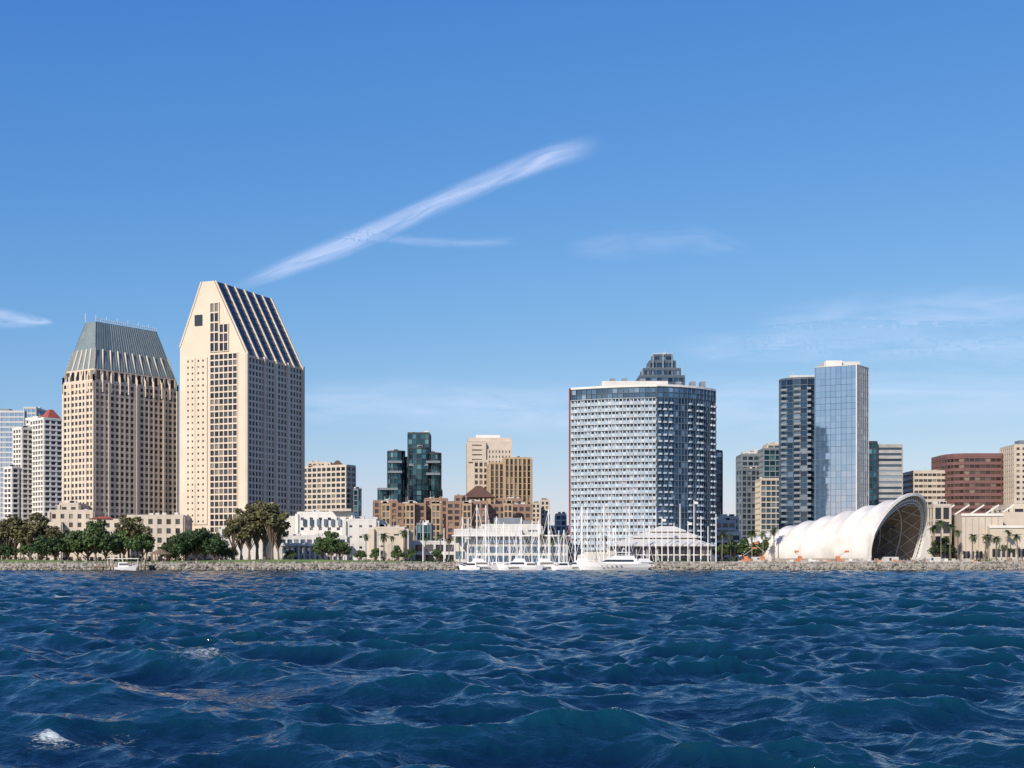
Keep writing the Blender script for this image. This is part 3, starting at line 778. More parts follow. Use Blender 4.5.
def shrubs(a, b, d, hmax, mat, name, step=1.6):
    o = Obj(name)
    x = X(a, d)
    while x < X(b, d):
        r = R.uniform(0.8, hmax); leafcluster(o, 'foliage', mat, (x, d + R.uniform(-2, 2), G + r * 0.5), r, 60, 0.32); x += step * R.uniform(0.6, 1.3)
    o.build()
shrubs(-60, 150, 608, 3.4, 'leafdark', 'shrub_row'); shrubs(150, 235, 604, 3.0, 'leafdark', 'shrub_row'); shrubs(225, 452, 612, 2.2, 'leaf', 'shrub_row')
shrubs(655, 765, 606, 2.2, 'leafdark', 'shrub_row'); shrubs(935, 1080, 604, 2.2, 'leaf', 'shrub_row')
shrubs(455, 655, 664, 2.2, 'leafdark', 'shrub_row')

# ------------------------------------------------------------------ ground, shore
SH = 566.0
xl, xr = X(452, SH), X(657, SH)
def mesh_obj(name, v, f, mat, smooth=False):
    me = bpy.data.meshes.new(name); me.from_pydata(v, [], f); me.materials.append(M[mat])
    if smooth: me.polygons.foreach_set('use_smooth', [True] * len(me.polygons))
    ob = bpy.data.objects.new(name, me); scene.collection.objects.link(ob); return ob
BW = 20000
v = [(-BW, SH, G), (xl, SH, G), (xl, 662, G), (-BW, 662, G), (xr, SH, G), (BW, SH, G), (BW, 662, G), (xr, 662, G), (BW, 30000, G), (-BW, 30000, G)]
f = [(0, 1, 2, 3), (4, 5, 6, 7), (3, 2, 7, 6, 8, 9)]
lo = [(-BW, SH - 5, -1.5), (xl + 4, SH - 5, -1.5), (xl + 1, 660, -1.5), (xr - 1, 660, -1.5), (xr - 4, SH - 5, -1.5), (BW, SH - 5, -1.5)]
n = len(v); v += lo
f += [(n, n + 1, 1, 0), (n + 1, n + 2, 2, 1), (n + 2, n + 3, 7, 2), (n + 3, n + 4, 4, 7), (n + 4, n + 5, 5, 4)]
mesh_obj('ground', v, f, 'ground')
def lawn(x0, x1, name, k=1.0):
    xs = np.linspace(x0, x1, 60); ys = [568.5, 574, 582, 588, 592]; hs = [0.02, 0.5, 1.5, 1.5, 0.02]
    v = []; f = []
    for i, x in enumerate(xs):
        edge = 0.03 if i in (0, 59) else 1
        for y, h in zip(ys, hs): v.append((x, y, G + 0.02 + h * edge * k * (0.85 + 0.25 * math.sin(x * 0.05))))
    for i in range(59):
        for j in range(4):
            a = i * 5 + j; f.append((a, a + 5, a + 6, a + 1))
    mesh_obj(name, v, f, 'grass', True)
lawn(-400, xl - 4, 'grass_lawn'); lawn(X(945, 570), 420, 'grass_lawn', 0.7)
o = Obj('riprap_rocks')
ico = [(0, 0, 1)] + [(0.894 * math.cos(i * 1.2566), 0.894 * math.sin(i * 1.2566), 0.447) for i in range(5)] + [(0.894 * math.cos(i * 1.2566 + 0.628), 0.894 * math.sin(i * 1.2566 + 0.628), -0.447) for i in range(5)] + [(0, 0, -1)]
icf = [(0, 1 + i, 1 + (i + 1) % 5) for i in range(5)] + [(1 + i, 6 + i, 1 + (i + 1) % 5) for i in range(5)] + [(1 + (i + 1) % 5, 6 + i, 6 + (i + 1) % 5) for i in range(5)] + [(11, 6 + (i + 1) % 5, 6 + i) for i in range(5)]
def rock(x, y, z, r):
    sx, sy, sz = r * R.uniform(.8, 1.4), r * R.uniform(.8, 1.3), r * R.uniform(.6, 1.0); a = R.uniform(0, 6.28)
    vv = []
    for p in ico:
        k = R.uniform(0.75, 1.2); px_, py_, pz = p[0] * sx * k, p[1] * sy * k, p[2] * sz * k
        vv.append((x + px_ * math.cos(a) - py_ * math.sin(a), y + px_ * math.sin(a) + py_ * math.cos(a), z + pz))
    o.raw('rocks', 'rock', vv, icf, R.random())
def rockline(x0, x1):
    x = x0
    while x < x1:
        for t in (0.0, 0.28, 0.5, 0.74, 1.0):
            rock(x + R.uniform(-.5, .5), SH - 5 + 5.8 * t + R.uniform(-.4, .4), -0.5 + (G + 0.65) * t + R.uniform(-.25, .25), R.uniform(0.45, 0.9))
        x += 1.0
rockline(-330, xl + 3); rockline(xr - 3, 340)
for side in (xl + 1, xr - 1):
    y = SH
    while y < 660:
        for t in (0.1, 0.5, 0.95):
            rock(side + (1 - t) * (3 if side == xl + 1 else -3), y, -0.4 + (G + 0.5) * t, R.uniform(0.5, 0.9))
        y += 1.1
o.build()
o = Obj('promenade_wall')
o.abox('wall', 'concrete', -330, xl - 2, 567.6, 568.0, G, G + 0.35)
o.abox('wall', 'concrete', xr + 2, 340, 567.6, 568.0, G, G + 0.8)
o.build()
def lamp(px, d, h=8):
    o = Obj('street_lamp'); x = X(px, d)
    o.beam('pole', 'darkframe', (x, d, G), (x, d, G + h), 0.22, sides=6, w2=0.14)
    o.beam('arm', 'darkframe', (x, d, G + h), (x + 1.2, d, G + h + 0.3), 0.12)
    o.beam('lamp_head', 'offwhite', (x + 1.0, d, G + h + 0.25), (x + 1.9, d, G + h + 0.25), 0.3, 0.16)
    o.build()
for px in (30, 112, 158, 224, 300, 352, 389, 430, 700, 735, 945, 960, 1002): lamp(px, 592)
o = Obj('gazebo')
gx, gy = X(160, 582), 582
GB = G + 1.3
for i in range(8):
    a = i * math.pi / 4; o.beam('posts', 'wood', (gx + 3.6 * math.cos(a), gy + 3.6 * math.sin(a), G), (gx + 3.6 * math.cos(a), gy + 3.6 * math.sin(a), GB + 2.6), 0.25)
v = [(gx + 5 * math.cos(i * math.pi / 4), gy + 5 * math.sin(i * math.pi / 4), GB + 2.5) for i in range(8)] + [(gx, gy, GB + 5.0)]
o.raw('roof', 'wood', v, [(i, (i + 1) % 8, 8) for i in range(8)] + [tuple(range(7, -1, -1))])
o.build()
o = Obj('boat_pier')
px0, px1 = X(94, 552), X(150, 552)
o.abox('deck', 'wood', px0, px1, 549, 556, 1.5, 1.8)
for i in range(9):
    x = px0 + (px1 - px0) * i / 8
    for y in (549.3, 555.7): o.beam('piles', 'wood', (x, y, -2), (x, y, 3.2), 0.35, sides=6)
o.abox('ramp', 'wood', X(140, 552), X(146, 552), 556, 567, 1.9, 2.1)
o.abox('shelter_roof', 'white', X(108, 552), X(140, 552), 550, 555, 4.6, 4.9)
for x in (X(109, 552), X(124, 552), X(139, 552)):
    for y in (550.4, 554.6): o.beam('shelter_posts', 'white', (x, y, 1.8), (x, y, 4.6), 0.2)
o.build()

# ------------------------------------------------------------------ boats
def hull(o, part, mat, L, B, H, sheer=0.5, stern=0.8, deck='gel'):
    st = []
    NSt, NC = 12, 7
    for i in range(NSt + 1):
        t = i / NSt
        w = B / 2 * (stern + (1 - stern) * math.sin(min(1, t / 0.45) * math.pi / 2)) if t < 0.45 else B / 2 * max(0.0, 1 - ((t - 0.45) / 0.55) ** 2.2)
        zt = H + sheer * (t - 0.3) ** 2 * 1.6; x = -L / 2 + L * t
        row = []
        for j in range(NC):
            a = -1 + 2 * j / (NC - 1)
            z = -0.4 + (zt + 0.4) * abs(a) ** 1.6
            rake = L * 0.05 * (z / H) * (t ** 4)
            row.append((x + rake, w * math.copysign(abs(a) ** 0.6, a), z))
        st.append(row)
    v = [p for r in st for p in r]; f = []
    for i in range(NSt):
        for j in range(NC - 1):
            a = i * NC + j; f.append((a, a + NC, a + NC + 1, a + 1))
    o.raw(part, mat, v, f)
    for i in range(NSt):
        o.poly('deck', deck, [st[i][0], st[i][-1], st[i + 1][-1], st[i + 1][0]])
    o.poly(part, mat, st[0])
def tbox(o, part, mat, x0, x1, w0, w1, z0, z1, ra=0.3, rb=0.6):
    v = [(x0, -w0, z0), (x1, -w0, z0), (x1, w0, z0), (x0, w0, z0), (x0 + ra, -w1, z1), (x1 - rb, -w1, z1), (x1 - rb, w1, z1), (x0 + ra, w1, z1)]
    o.raw(part, mat, v, [(3, 2, 1, 0), (4, 5, 6, 7), (0, 1, 5, 4), (1, 2, 6, 5), (2, 3, 7, 6), (3, 0, 4, 7)])
def sail_mesh(L, mh, cover, hm='gel'):
    o = Obj('s'); hull(o, 'hull', hm, L, L * 0.3, 1.25)
    tbox(o, 'cabin', 'gel', -L * 0.12, L * 0.22, L * 0.1, L * 0.075, 1.26, 1.85)
    tbox(o, 'cabin_windows', 'w_dark', -L * 0.08, L * 0.15, L * 0.1, L * 0.09, 1.45, 1.7)
    o.beam('mast', 'mast', (L * 0.08, 0, 1.2), (L * 0.08, 0, mh), 0.5, sides=6, w2=0.42)
    o.beam('spreader', 'mast', (L * 0.08, -1.3, mh * 0.62), (L * 0.08, 1.3, mh * 0.62), 0.14)
    o.beam('boom', 'mast', (L * 0.08, 0, 2.6), (-L * 0.32, 0, 2.6), 0.18)
    o.beam('sail_cover', cover, (L * 0.06, 0, 2.9), (-L * 0.3, 0, 2.8), 0.5, 0.5, sides=6)
    o.beam('forestay', 'mast', (L * 0.49, 0, 1.5), (L * 0.08, 0, mh - 0.3), 0.14)
    o.beam('backstay', 'mast', (-L * 0.49, 0, 1.3), (L * 0.08, 0, mh - 0.1), 0.06)
    tbox(o, 'bimini', cover, -L * 0.4, -L * 0.18, L * 0.1, L * 0.09, 3.0, 3.15, 0.1, 0.1)
    return o.meshes((0, 0, 0))
SAILS = [sail_mesh(12, 19, 'navy'), sail_mesh(13, 22, 'white'), sail_mesh(15, 27, 'navy'), sail_mesh(11, 17, 'white'), sail_mesh(13, 21, 'navy', 'navy')]
def yacht_mesh(L, dk=2):
    o = Obj('y'); H = L * 0.075 + 0.7; hull(o, 'hull', 'gel', L, L * 0.24, H, 1.6, 0.9)
    tbox(o, 'saloon', 'gel', -L * 0.34, L * 0.22, L * 0.095, L * 0.085, H + 0.05, H + 2.0, 0.2, L * 0.1)
    tbox(o, 'saloon_windows', 'w_dark', -L * 0.28, L * 0.185, L * 0.098, L * 0.092, H + 0.8, H + 1.6, 0.2, L * 0.05)
    if dk > 1:
        tbox(o, 'flybridge', 'gel', -L * 0.3, L * 0.06, L * 0.085, L * 0.08, H + 2.01, H + 3.1, 0.3, L * 0.05)
        tbox(o, 'hardtop', 'gel', -L * 0.24, L * 0.0, L * 0.08, L * 0.08, H + 4.4, H + 4.65, 0.2, 0.3)
        for x in (-L * 0.2, -L * 0.03):
            for y in (-L * 0.07, L * 0.07): o.beam('hardtop_posts', 'gel', (x, y, H + 3.0), (x, y, H + 4.4), 0.14)
        o.beam('radar_mast', 'gel', (-L * 0.12, 0, H + 4.6), (-L * 0.14, 0, H + 6.4), 0.25)
        tbox(o, 'radar', 'gel', -L * 0.16, -L * 0.12, 0.7, 0.7, H + 5.7, H + 5.9, 0.05, 0.05)
        for y in (-L * 0.105, L * 0.105):
            for k in range(5): o.abox('portholes', 'w_dark', -L * 0.1 + k * L * 0.07, -L * 0.1 + k * L * 0.07 + 0.7, y * 1.12 - 0.05, y * 1.12 + 0.05, H * 0.62, H * 0.62 + 0.3)
    o.beam('bow_rail', 'mast', (L * 0.22, L * 0.09, H + 1.0), (L * 0.5, 0, H + 1.7), 0.07)
    o.beam('bow_rail', 'mast', (L * 0.22, -L * 0.09, H + 1.0), (L * 0.5, 0, H + 1.7), 0.07)
    return o.meshes((0, 0, 0))
Y1 = yacht_mesh(27); Y2 = yacht_mesh(13); Y3 = yacht_mesh(8, 1)
sb = [(460, 577, .2), (474, 575, 0.1), (483, 582, 0.4), (491, 582, 3.0), (499, 572, 3.0), (507, 586, 0.2), (514, 590, 0.2), (524, 578, 3.3), (530, 588, .2), (537, 596, 0.1), (546, 571, 0.2), (552, 588, 3), (558, 604, 1.2), (566, 590, 3.2),
      (573, 578, .2), (579, 600, 0.3), (585, 586, 3.1), (590, 612, 3.0), (595, 592, 0.4), (601, 582, .1), (606, 604, 0.1), (612, 588, 3.4), (618, 600, 3.1), (624, 606, 0.3), (632, 595, 3.1), (641, 606, 0.0), (647, 590, .2),
      (467, 600, 1.0), (482, 620, 0.2), (506, 622, 2.9), (518, 608, .1), (530, 626, 0.3), (541, 612, 3), (551, 630, 3.0), (562, 616, .2), (572, 628, 0.1), (598, 630, 0.2), (616, 632, 2.9), (637, 628, 0.1)]
for px, d, hd in sb:
    place('sailboat', R.choice(SAILS), (X(px, d), d, 0), hd + R.uniform(-.2, .2))
place('motor_yacht', Y1, (X(614, 557), 557, 0), math.pi + 0.08)
for px, d, h in ((482, 562, 0.1), (515, 560, 3.3), (548, 562, 0.2), (578, 566, 3.1), (648, 566, 0.3)): place('motor_yacht', Y2, (X(px, d), d, 0), h)
for px, d, h in ((470, 558, 3.0), (498, 565, 0.1), (532, 558, 0.1), (562, 559, 3.3), (125, 546, 0.1)): place('motorboat', Y3, (X(px, d), d, 0), h)
o = Obj('marina_dock')
for y in (584, 598, 616, 634):
    o.abox('float', 'wood', X(462, y), X(648, y), y - 1, y + 1, 0.3, 0.7)
    for i in range(14):
        x = X(466 + i * 13.5, y); o.beam('piles', 'offwhite', (x, y + 1.2, -1), (x, y + 1.2, 3.4), 0.4, sides=6)
o.build()
for px, h in ((656, 32), (662, 26), (668, 19), (674, 23), (680, 34), (688, 24), (694, 36), (701, 27), (708, 21), (716, 28), (380, 18), (423, 24), (444, 20)):
    o = Obj('flagpole'); x = X(px, 604)
    o.beam('pole', 'mast', (x, 604, G), (x, 604, G + h * 0.75), 0.48, sides=6, w2=0.32)
    o.raw('ball', 'mast', [(x + a * 0.25, 604 + b * 0.25, G + h * 0.75 + c * 0.25) for a, b, c in ico], icf)
    if R.random() < 0.5:
        o.poly('flag', 'white' if R.random() < .5 else 'navy', [(x + .1, 604, G + h * .75 - .2), (x + 1.8, 604.2, G + h * .75 - .4), (x + 1.7, 604.1, G + h * .75 - 1.4), (x + .1, 604, G + h * .75 - 1.3)])
    o.build()

# ------------------------------------------------------------------ water
def make_water():
    nc, nr = 1150, 1150
    th = np.linspace(-math.radians(24), math.radians(24), nc)
    r = 13.0 * (720.0 / 13.0) ** np.linspace(0, 1, nr)
    RR, TT = np.meshgrid(r, th, indexing='ij')
    x = RR * np.sin(TT); y = RR * np.cos(TT)
    dr = (RR * math.log(720.0 / 13.0) / nr)
    wx = 0.5 * np.sin(0.9 * y + 0.4 * x) + 0.35 * np.sin(1.7 * x - 0.8 * y + 1.3)
    wy = 0.4 * np.sin(1.1 * x - 0.5 * y + 2.1)
    N = 140
    dx = np.zeros_like(x); dy = np.zeros_like(x); dz = np.zeros_like(x); J = np.zeros_like(x)
    lam = np.exp(NP.uniform(math.log(0.28), math.log(8.5), N))
    main = math.radians(-108)
    # slowly varying gust field: rough and smoother patches of short chop
    gust = 1 + 0.35 * np.sin(0.21 * x + 0.07 * y + 0.6) * np.sin(0.13 * y - 0.09 * x) + 0.2 * np.sin(0.5 * x - 0.33 * y)
    for i in range(N):
        l = lam[i]; k = 2 * math.pi / l
        ang = main + NP.normal(0, 0.8 if l < 2.2 else 0.5)
        s = 0.355 * math.sqrt(2.0 / N)
        if l > 6.5: s *= 0.85
        a = s / k
        wgt = np.clip((l / dr - 1.4) / 1.6, 0, 1)
        if wgt.max() <= 0: continue
        if l < 2.0: wgt = wgt * gust
        cx_, cy_ = math.cos(ang), math.sin(ang)
        q_ = 0.5 if 1.5 < l < 5 else (0.9 if l >= 5 else 0.0)
        ph = k * (cx_ * (x + q_ * wx) + cy_ * (y + q_ * wy)) + NP.uniform(0, 6.283)
        sn = np.sin(ph) * wgt; cs = np.cos(ph) * wgt
        dz += a * cs; dx -= 0.9 * a * cx_ * sn; dy -= 0.9 * a * cy_ * sn; J += s * cs
    v = np.stack([x + dx, y + dy, dz], -1).reshape(-1, 3)
    foam_glint = np.clip((J - 1.10) / 0.25, 0, 0.6) * np.clip((RR - 14) / 10, 0, 1)
    def patch(cx_, cy_, sx, sy, amt, lo=-0.02):
        return amt * np.exp(-((x - cx_) / sx) ** 2 - ((y - cy_) / sy) ** 2) * np.clip((dz - lo) / 0.12, 0.3, 1)
    foam_glint += patch(X(52, 23.2), 23.2, 0.5, 0.35, 1.5)
    foam_glint += patch(X(82, 23.5), 23.5, 0.6, 0.35, 1.6)
    foam_glint += patch(X(112, 24.2), 24.2, 0.3, 0.3, 1.6)
    foam_glint += patch(X(66, 118.0), 118.0, 0.7, 3.0, 1.5, 0.0)
    foam_glint += patch(X(205, 41.0), 41.0, 0.9, 1.2, 0.75, 0.0)  # pale glint on the water, painted in as colour beside the whitecaps
    foam_glint = np.clip(foam_glint, 0, 1)
    me = bpy.data.meshes.new('water')
    idx = (np.arange(nr - 1)[:, None] * nc + np.arange(nc - 1)[None, :]).reshape(-1)
    quads = np.stack([idx, idx + 1, idx + nc + 1, idx + nc], -1)
    nq = len(quads)
    me.vertices.add(len(v)); me.vertices.foreach_set('co', v.astype(np.float32).ravel())
    me.loops.add(nq * 4); me.loops.foreach_set('vertex_index', quads[:, ::-1].astype(np.int32).ravel())
    me.polygons.add(nq); me.polygons.foreach_set('loop_start', np.arange(0, nq * 4, 4, dtype=np.int32))
    me.polygons.foreach_set('use_smooth', np.ones(nq, dtype=bool))
    me.update(calc_edges=True)
    a = me.attributes.new('foam_glint', 'FLOAT', 'POINT'); a.data.foreach_set('value', foam_glint.astype(np.float32).ravel())
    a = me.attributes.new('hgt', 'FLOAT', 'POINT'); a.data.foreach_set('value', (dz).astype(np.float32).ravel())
    ob = bpy.data.objects.new('water', me); scene.collection.objects.link(ob)
    n = 40; v = [(0, 0, 0)]; f = []
    a0 = math.radians(24); a1 = math.radians(336)
    for i in range(n + 1):
        t = a0 + (a1 - a0) * i / n; v.append((20000 * math.sin(t), 20000 * math.cos(t), 0))
    for i in range(n): f.append((0, i + 2, i + 1))
    m0 = len(v)
    for i in range(9):
        t = -a0 + 2 * a0 * i / 8; v.append((13 * math.sin(t), 13 * math.cos(t), -0.02))
    for i in range(8): f.append((0, m0 + i, m0 + i + 1))
    me2 = bpy.data.meshes.new('outer_water'); me2.from_pydata(v, [], f)
    o2 = bpy.data.objects.new('outer_water', me2); scene.collection.objects.link(o2); o2.parent = ob
    m, nt, p = newmat('sea_water')
    L = nt.links
    p.inputs['Roughness'].default_value = 0.08; p.inputs['IOR'].default_value = 1.333
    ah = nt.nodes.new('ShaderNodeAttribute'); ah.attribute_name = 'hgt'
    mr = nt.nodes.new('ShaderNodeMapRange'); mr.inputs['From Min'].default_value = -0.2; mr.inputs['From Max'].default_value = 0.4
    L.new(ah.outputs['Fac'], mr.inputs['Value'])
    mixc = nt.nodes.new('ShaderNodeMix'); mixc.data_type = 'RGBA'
    mixc.inputs[6].default_value = (0.002, 0.013, 0.036, 1); mixc.inputs[7].default_value = (0.003, 0.036, 0.064, 1)  # light through the crests is painted in as teal by wave height
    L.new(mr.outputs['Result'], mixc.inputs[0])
    geo = nt.nodes.new('ShaderNodeNewGeometry')
    mp = nt.nodes.new('ShaderNodeMapping'); mp.inputs['Scale'].default_value = (0.85, 1.2, 1); mp.inputs['Rotation'].default_value = (0, 0, 0.35)
    L.new(geo.outputs['Position'], mp.inputs['Vector'])
    b = None
    for sc_, dist, det in ((0.8, 0.20, 5), (3.2, 0.07, 4), (10.0, 0.018, 3)):
        nz = nt.nodes.new('ShaderNodeTexNoise'); nz.inputs['Scale'].default_value = sc_; nz.inputs['Detail'].default_value = det
        nz.inputs['Distortion'].default_value = 0.4
        L.new(mp.outputs[0], nz.inputs['Vector'])
        bb = nt.nodes.new('ShaderNodeBump'); bb.inputs['Strength'].default_value = 0.85; bb.inputs['Distance'].default_value = dist
        L.new(nz.outputs['Fac'], bb.inputs['Height'])
        if b: L.new(b.outputs['Normal'], bb.inputs['Normal'])
        b = bb
    L.new(b.outputs['Normal'], p.inputs['Normal'])
    af = nt.nodes.new('ShaderNodeAttribute'); af.attribute_name = 'foam_glint'
    nf_ = nt.nodes.new('ShaderNodeTexNoise'); nf_.inputs['Scale'].default_value = 9.0; nf_.inputs['Detail'].default_value = 9; nf_.inputs['Roughness'].default_value = 0.78; nf_.inputs['Distortion'].default_value = 1.2
    mpf = nt.nodes.new('ShaderNodeMapping'); mpf.inputs['Scale'].default_value = (0.6, 1.5, 1.5)
    L.new(geo.outputs['Position'], mpf.inputs['Vector']); L.new(mpf.outputs[0], nf_.inputs['Vector'])
    sb_ = nt.nodes.new('ShaderNodeMath'); sb_.operation = 'MULTIPLY_ADD'; sb_.inputs[1].default_value = 4.5; sb_.inputs[2].default_value = -2.75
    L.new(nf_.outputs['Fac'], sb_.inputs[0])
    s1 = nt.nodes.new('ShaderNodeMath'); s1.operation = 'ADD'
    L.new(af.outputs['Fac'], s1.inputs[0]); L.new(sb_.outputs[0], s1.inputs[1])
    gate = nt.nodes.new('ShaderNodeMath'); gate.operation = 'MULTIPLY'
    m2 = nt.nodes.new('ShaderNodeMapRange'); m2.inputs['From Min'].default_value = 0.0; m2.inputs['From Max'].default_value = 0.8
    L.new(s1.outputs[0], m2.inputs['Value'])
    g2 = nt.nodes.new('ShaderNodeMapRange'); g2.inputs['From Max'].default_value = 0.25; L.new(af.outputs['Fac'], g2.inputs['Value'])
    L.new(m2.outputs['Result'], gate.inputs[0]); L.new(g2.outputs['Result'], gate.inputs[1])
    c2 = nt.nodes.new('ShaderNodeMix'); c2.data_type = 'RGBA'; c2.inputs[7].default_value = (0.55, 0.62, 0.64, 1)
    L.new(gate.outputs[0], c2.inputs[0]); L.new(mixc.outputs[2], c2.inputs[6]); L.new(c2.outputs[2], p.inputs['Base Color'])
    mrr = nt.nodes.new('ShaderNodeMapRange'); mrr.inputs['To Min'].default_value = 0.08; mrr.inputs['To Max'].default_value = 0.8
    L.new(gate.outputs[0], mrr.inputs['Value']); L.new(mrr.outputs['Result'], p.inputs['Roughness'])
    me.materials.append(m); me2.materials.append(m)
make_water()

# ------------------------------------------------------------------ clouds: thin ice-cloud sheets at real altitude
ALT = 6000.0
def cloud(name, path, alpha, seed, streak=(9.0, 1.2), alt=ALT, nu=60, nvv=12, lo=0.25, hi=0.75):
    v = []; uv = []; f = []
    for i in range(nu + 1):
        t = i / nu * (len(path) - 1); k = min(int(t), len(path) - 2); fr = t - k
        a = path[k]; b = path[k + 1]
        px = a[0] + (b[0] - a[0]) * fr; py = a[1] + (b[1] - a[1]) * fr; w = a[2] + (b[2] - a[2]) * fr
        for j in range(nvv + 1):
            q = (j / nvv * 2 - 1)
            yy = py + q * w; D = (alt - EYE) * F / (HY - yy)
            v.append((X(px, D), D, alt)); uv.append((i / nu, j / nvv))
    for i in range(nu):
        for j in range(nvv):
            a = i * (nvv + 1) + j; f.append((a, a + nvv + 1, a + nvv + 2, a + 1))
    me = bpy.data.meshes.new(name); me.from_pydata(v, [], f)
    ul = me.uv_layers.new(name='UVMap')
    vi = [0] * len(me.loops); me.loops.foreach_get('vertex_index', vi)
    ul.data.foreach_set('uv', [c for k in vi for c in uv[k]])
    ob = bpy.data.objects.new(name, me); scene.collection.objects.link(ob)
    m = bpy.data.materials.new(name + '_ice'); m.use_nodes = True; nt = m.node_tree; nt.nodes.clear(); L = nt.links
    out = nt.nodes.new('ShaderNodeOutputMaterial'); mix = nt.nodes.new('ShaderNodeMixShader')
    tp = nt.nodes.new('ShaderNodeBsdfTransparent'); tl = nt.nodes.new('ShaderNodeBsdfTranslucent'); tl.inputs['Color'].default_value = (0.93, 0.97, 1, 1)
    L.new(tp.outputs[0], mix.inputs[1]); L.new(tl.outputs[0], mix.inputs[2]); L.new(mix.outputs[0], out.inputs['Surface'])
    uvn = nt.nodes.new('ShaderNodeUVMap'); sep = nt.nodes.new('ShaderNodeSeparateXYZ'); L.new(uvn.outputs[0], sep.inputs[0])
    def math_(op, a, b=None, c=None):
        n = nt.nodes.new('ShaderNodeMath'); n.operation = op
        for i_, s_ in enumerate((a, b, c)):
            if s_ is None: continue
            if isinstance(s_, (int, float)): n.inputs[i_].default_value = s_
            else: L.new(s_, n.inputs[i_])
        return n.outputs[0]
    mp = nt.nodes.new('ShaderNodeMapping'); mp.inputs['Scale'].default_value = (streak[0], streak[1], 1); mp.inputs['Location'].default_value = (seed, seed * 1.7, 0)
    mp.inputs['Rotation'].default_value = (0, 0, 0.2)
    L.new(uvn.outputs[0], mp.inputs[0])
    nz = nt.nodes.new('ShaderNodeTexNoise'); nz.inputs['Scale'].default_value = 1.6; nz.inputs['Detail'].default_value = 7; nz.inputs['Roughness'].default_value = 0.5; nz.inputs['Distortion'].default_value = 0.5
    L.new(mp.outputs[0], nz.inputs['Vector'])
    vv = math_('SUBTRACT', 1.0, math_('ABSOLUTE', math_('SUBTRACT', math_('MULTIPLY', sep.outputs[1], 2.0), 1.0)))
    uu = math_('SUBTRACT', 1.0, math_('ABSOLUTE', math_('SUBTRACT', math_('MULTIPLY', sep.outputs[0], 2.0), 1.0)))
    vs_ = nt.nodes.new('ShaderNodeMapRange'); vs_.interpolation_type = 'SMOOTHSTEP'; vs_.inputs['From Max'].default_value = 1.0; L.new(vv, vs_.inputs['Value'])
    us_ = nt.nodes.new('ShaderNodeMapRange'); us_.interpolation_type = 'SMOOTHSTEP'; us_.inputs['From Max'].default_value = 0.35; L.new(uu, us_.inputs['Value'])
    nn = nt.nodes.new('ShaderNodeMapRange'); nn.inputs['From Min'].default_value = lo; nn.inputs['From Max'].default_value = hi; L.new(nz.outputs['Fac'], nn.inputs['Value'])
    al = math_('MULTIPLY', math_('MULTIPLY', math_('MULTIPLY', vs_.outputs[0], us_.outputs[0]), nn.outputs[0]), alpha)
    L.new(al, mix.inputs[0])
    me.materials.append(m)
    return ob
cloud('contrail_cloud', [(218, 294, 7), (290, 266, 14), (350, 243, 16), (400, 221, 15), (450, 198, 15), (500, 176, 15), (550, 157, 17), (610, 141, 15)], 0.68, 3.1, (3.6, 1.9), lo=0.15, hi=0.75)
cloud('contrail_cloud', [(330, 232, 6), (400, 240, 8), (460, 244, 8), (530, 240, 5)], 0.20, 7.7, (3.0, 1.5))
cloud('cirrus_cloud', [(-60, 300, 8), (0, 318, 13), (30, 321, 9), (56, 322, 3)], 0.6, 1.4, (2.0, 1.5))
cloud('cirrus_cloud', [(560, 250, 12), (620, 245, 22), (700, 240, 20), (760, 250, 8)], 0.14, 4.2, (3, 2))
cloud('cirrus_cloud', [(740, 330, 20), (860, 320, 38), (980, 312, 38), (1120, 300, 22)], 0.30, 9.3, (3, 3))
cloud('cirrus_cloud', [(180, 400, 20), (420, 405, 36), (600, 412, 36), (800, 400, 38), (1200, 390, 34)], 0.40, 2.2, (6, 2.5))
cloud('cirrus_cloud', [(660, 350, 16), (840, 345, 26), (1100, 350, 26)], 0.32, 12.2, (4, 2))

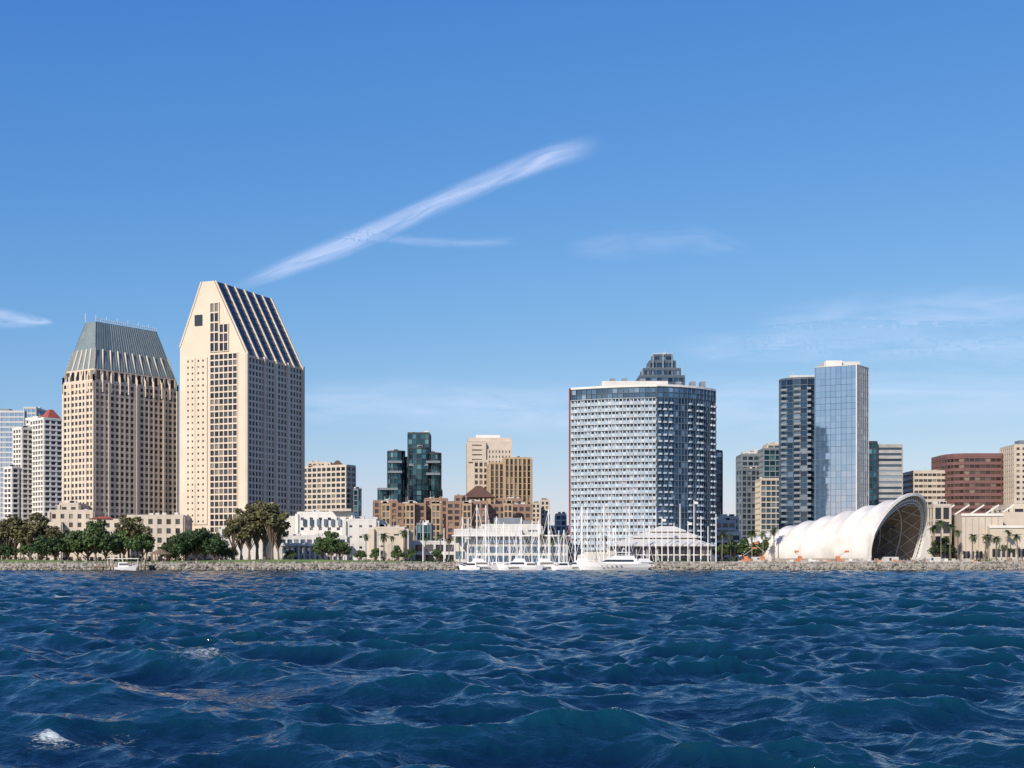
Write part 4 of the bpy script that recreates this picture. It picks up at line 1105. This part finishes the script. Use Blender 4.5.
# ------------------------------------------------------------------ light, sky, camera
EL = math.radians(31); AZ = math.radians(31)
tosun = Vector((-math.sin(AZ) * math.cos(EL), -math.cos(AZ) * math.cos(EL), math.sin(EL)))
sd = bpy.data.lights.new('sun', 'SUN'); sd.energy = 5.0; sd.angle = math.radians(0.5); sd.color = (1.0, 0.90, 0.765)
so = bpy.data.objects.new('sun', sd); scene.collection.objects.link(so)
so.rotation_euler = (-tosun).to_track_quat('-Z', 'Y').to_euler(); so.location = (0, 0, 300)
w = bpy.data.worlds.new('World'); scene.world = w; w.use_nodes = True
nt = w.node_tree; bg = nt.nodes['Background']
sky = nt.nodes.new('ShaderNodeTexSky'); sky.sky_type = 'NISHITA'; sky.sun_disc = False
sky.sun_elevation = EL; sky.sun_rotation = math.atan2(tosun.x, tosun.y) % (2 * math.pi)
sky.air_density = 1.0; sky.dust_density = 0.4; sky.ozone_density = 3.0
ST = 0.12
sep = nt.nodes.new('ShaderNodeSeparateColor'); cmb = nt.nodes.new('ShaderNodeCombineColor')
nt.links.new(sky.outputs[0], sep.inputs[0])
for i, (g, k) in enumerate(((1.40, 0.92), (0.92, 0.76), (0.45, 0.86))):
    a = nt.nodes.new('ShaderNodeMath'); a.operation = 'MULTIPLY'; a.inputs[1].default_value = ST
    b = nt.nodes.new('ShaderNodeMath'); b.operation = 'POWER'; b.inputs[1].default_value = g
    c = nt.nodes.new('ShaderNodeMath'); c.operation = 'MULTIPLY'; c.inputs[1].default_value = k / ST
    nt.links.new(sep.outputs[i], a.inputs[0]); nt.links.new(a.outputs[0], b.inputs[0]); nt.links.new(b.outputs[0], c.inputs[0]); nt.links.new(c.outputs[0], cmb.inputs[i])
nt.links.new(cmb.outputs[0], bg.inputs['Color']); bg.inputs['Strength'].default_value = ST
cam = bpy.data.cameras.new('camera'); co = bpy.data.objects.new('camera', cam); scene.collection.objects.link(co)
cam.sensor_width = 36; cam.lens = F / 1024 * 36; cam.shift_y = (HY - 384) / 1024
cam.clip_start = 0.5; cam.clip_end = 120000
co.location = (0, 0, EYE); co.rotation_euler = (math.radians(90), 0, 0)
scene.camera = co
scene.view_settings.view_transform = 'Standard'; scene.view_settings.look = 'None'; scene.view_settings.exposure = 0
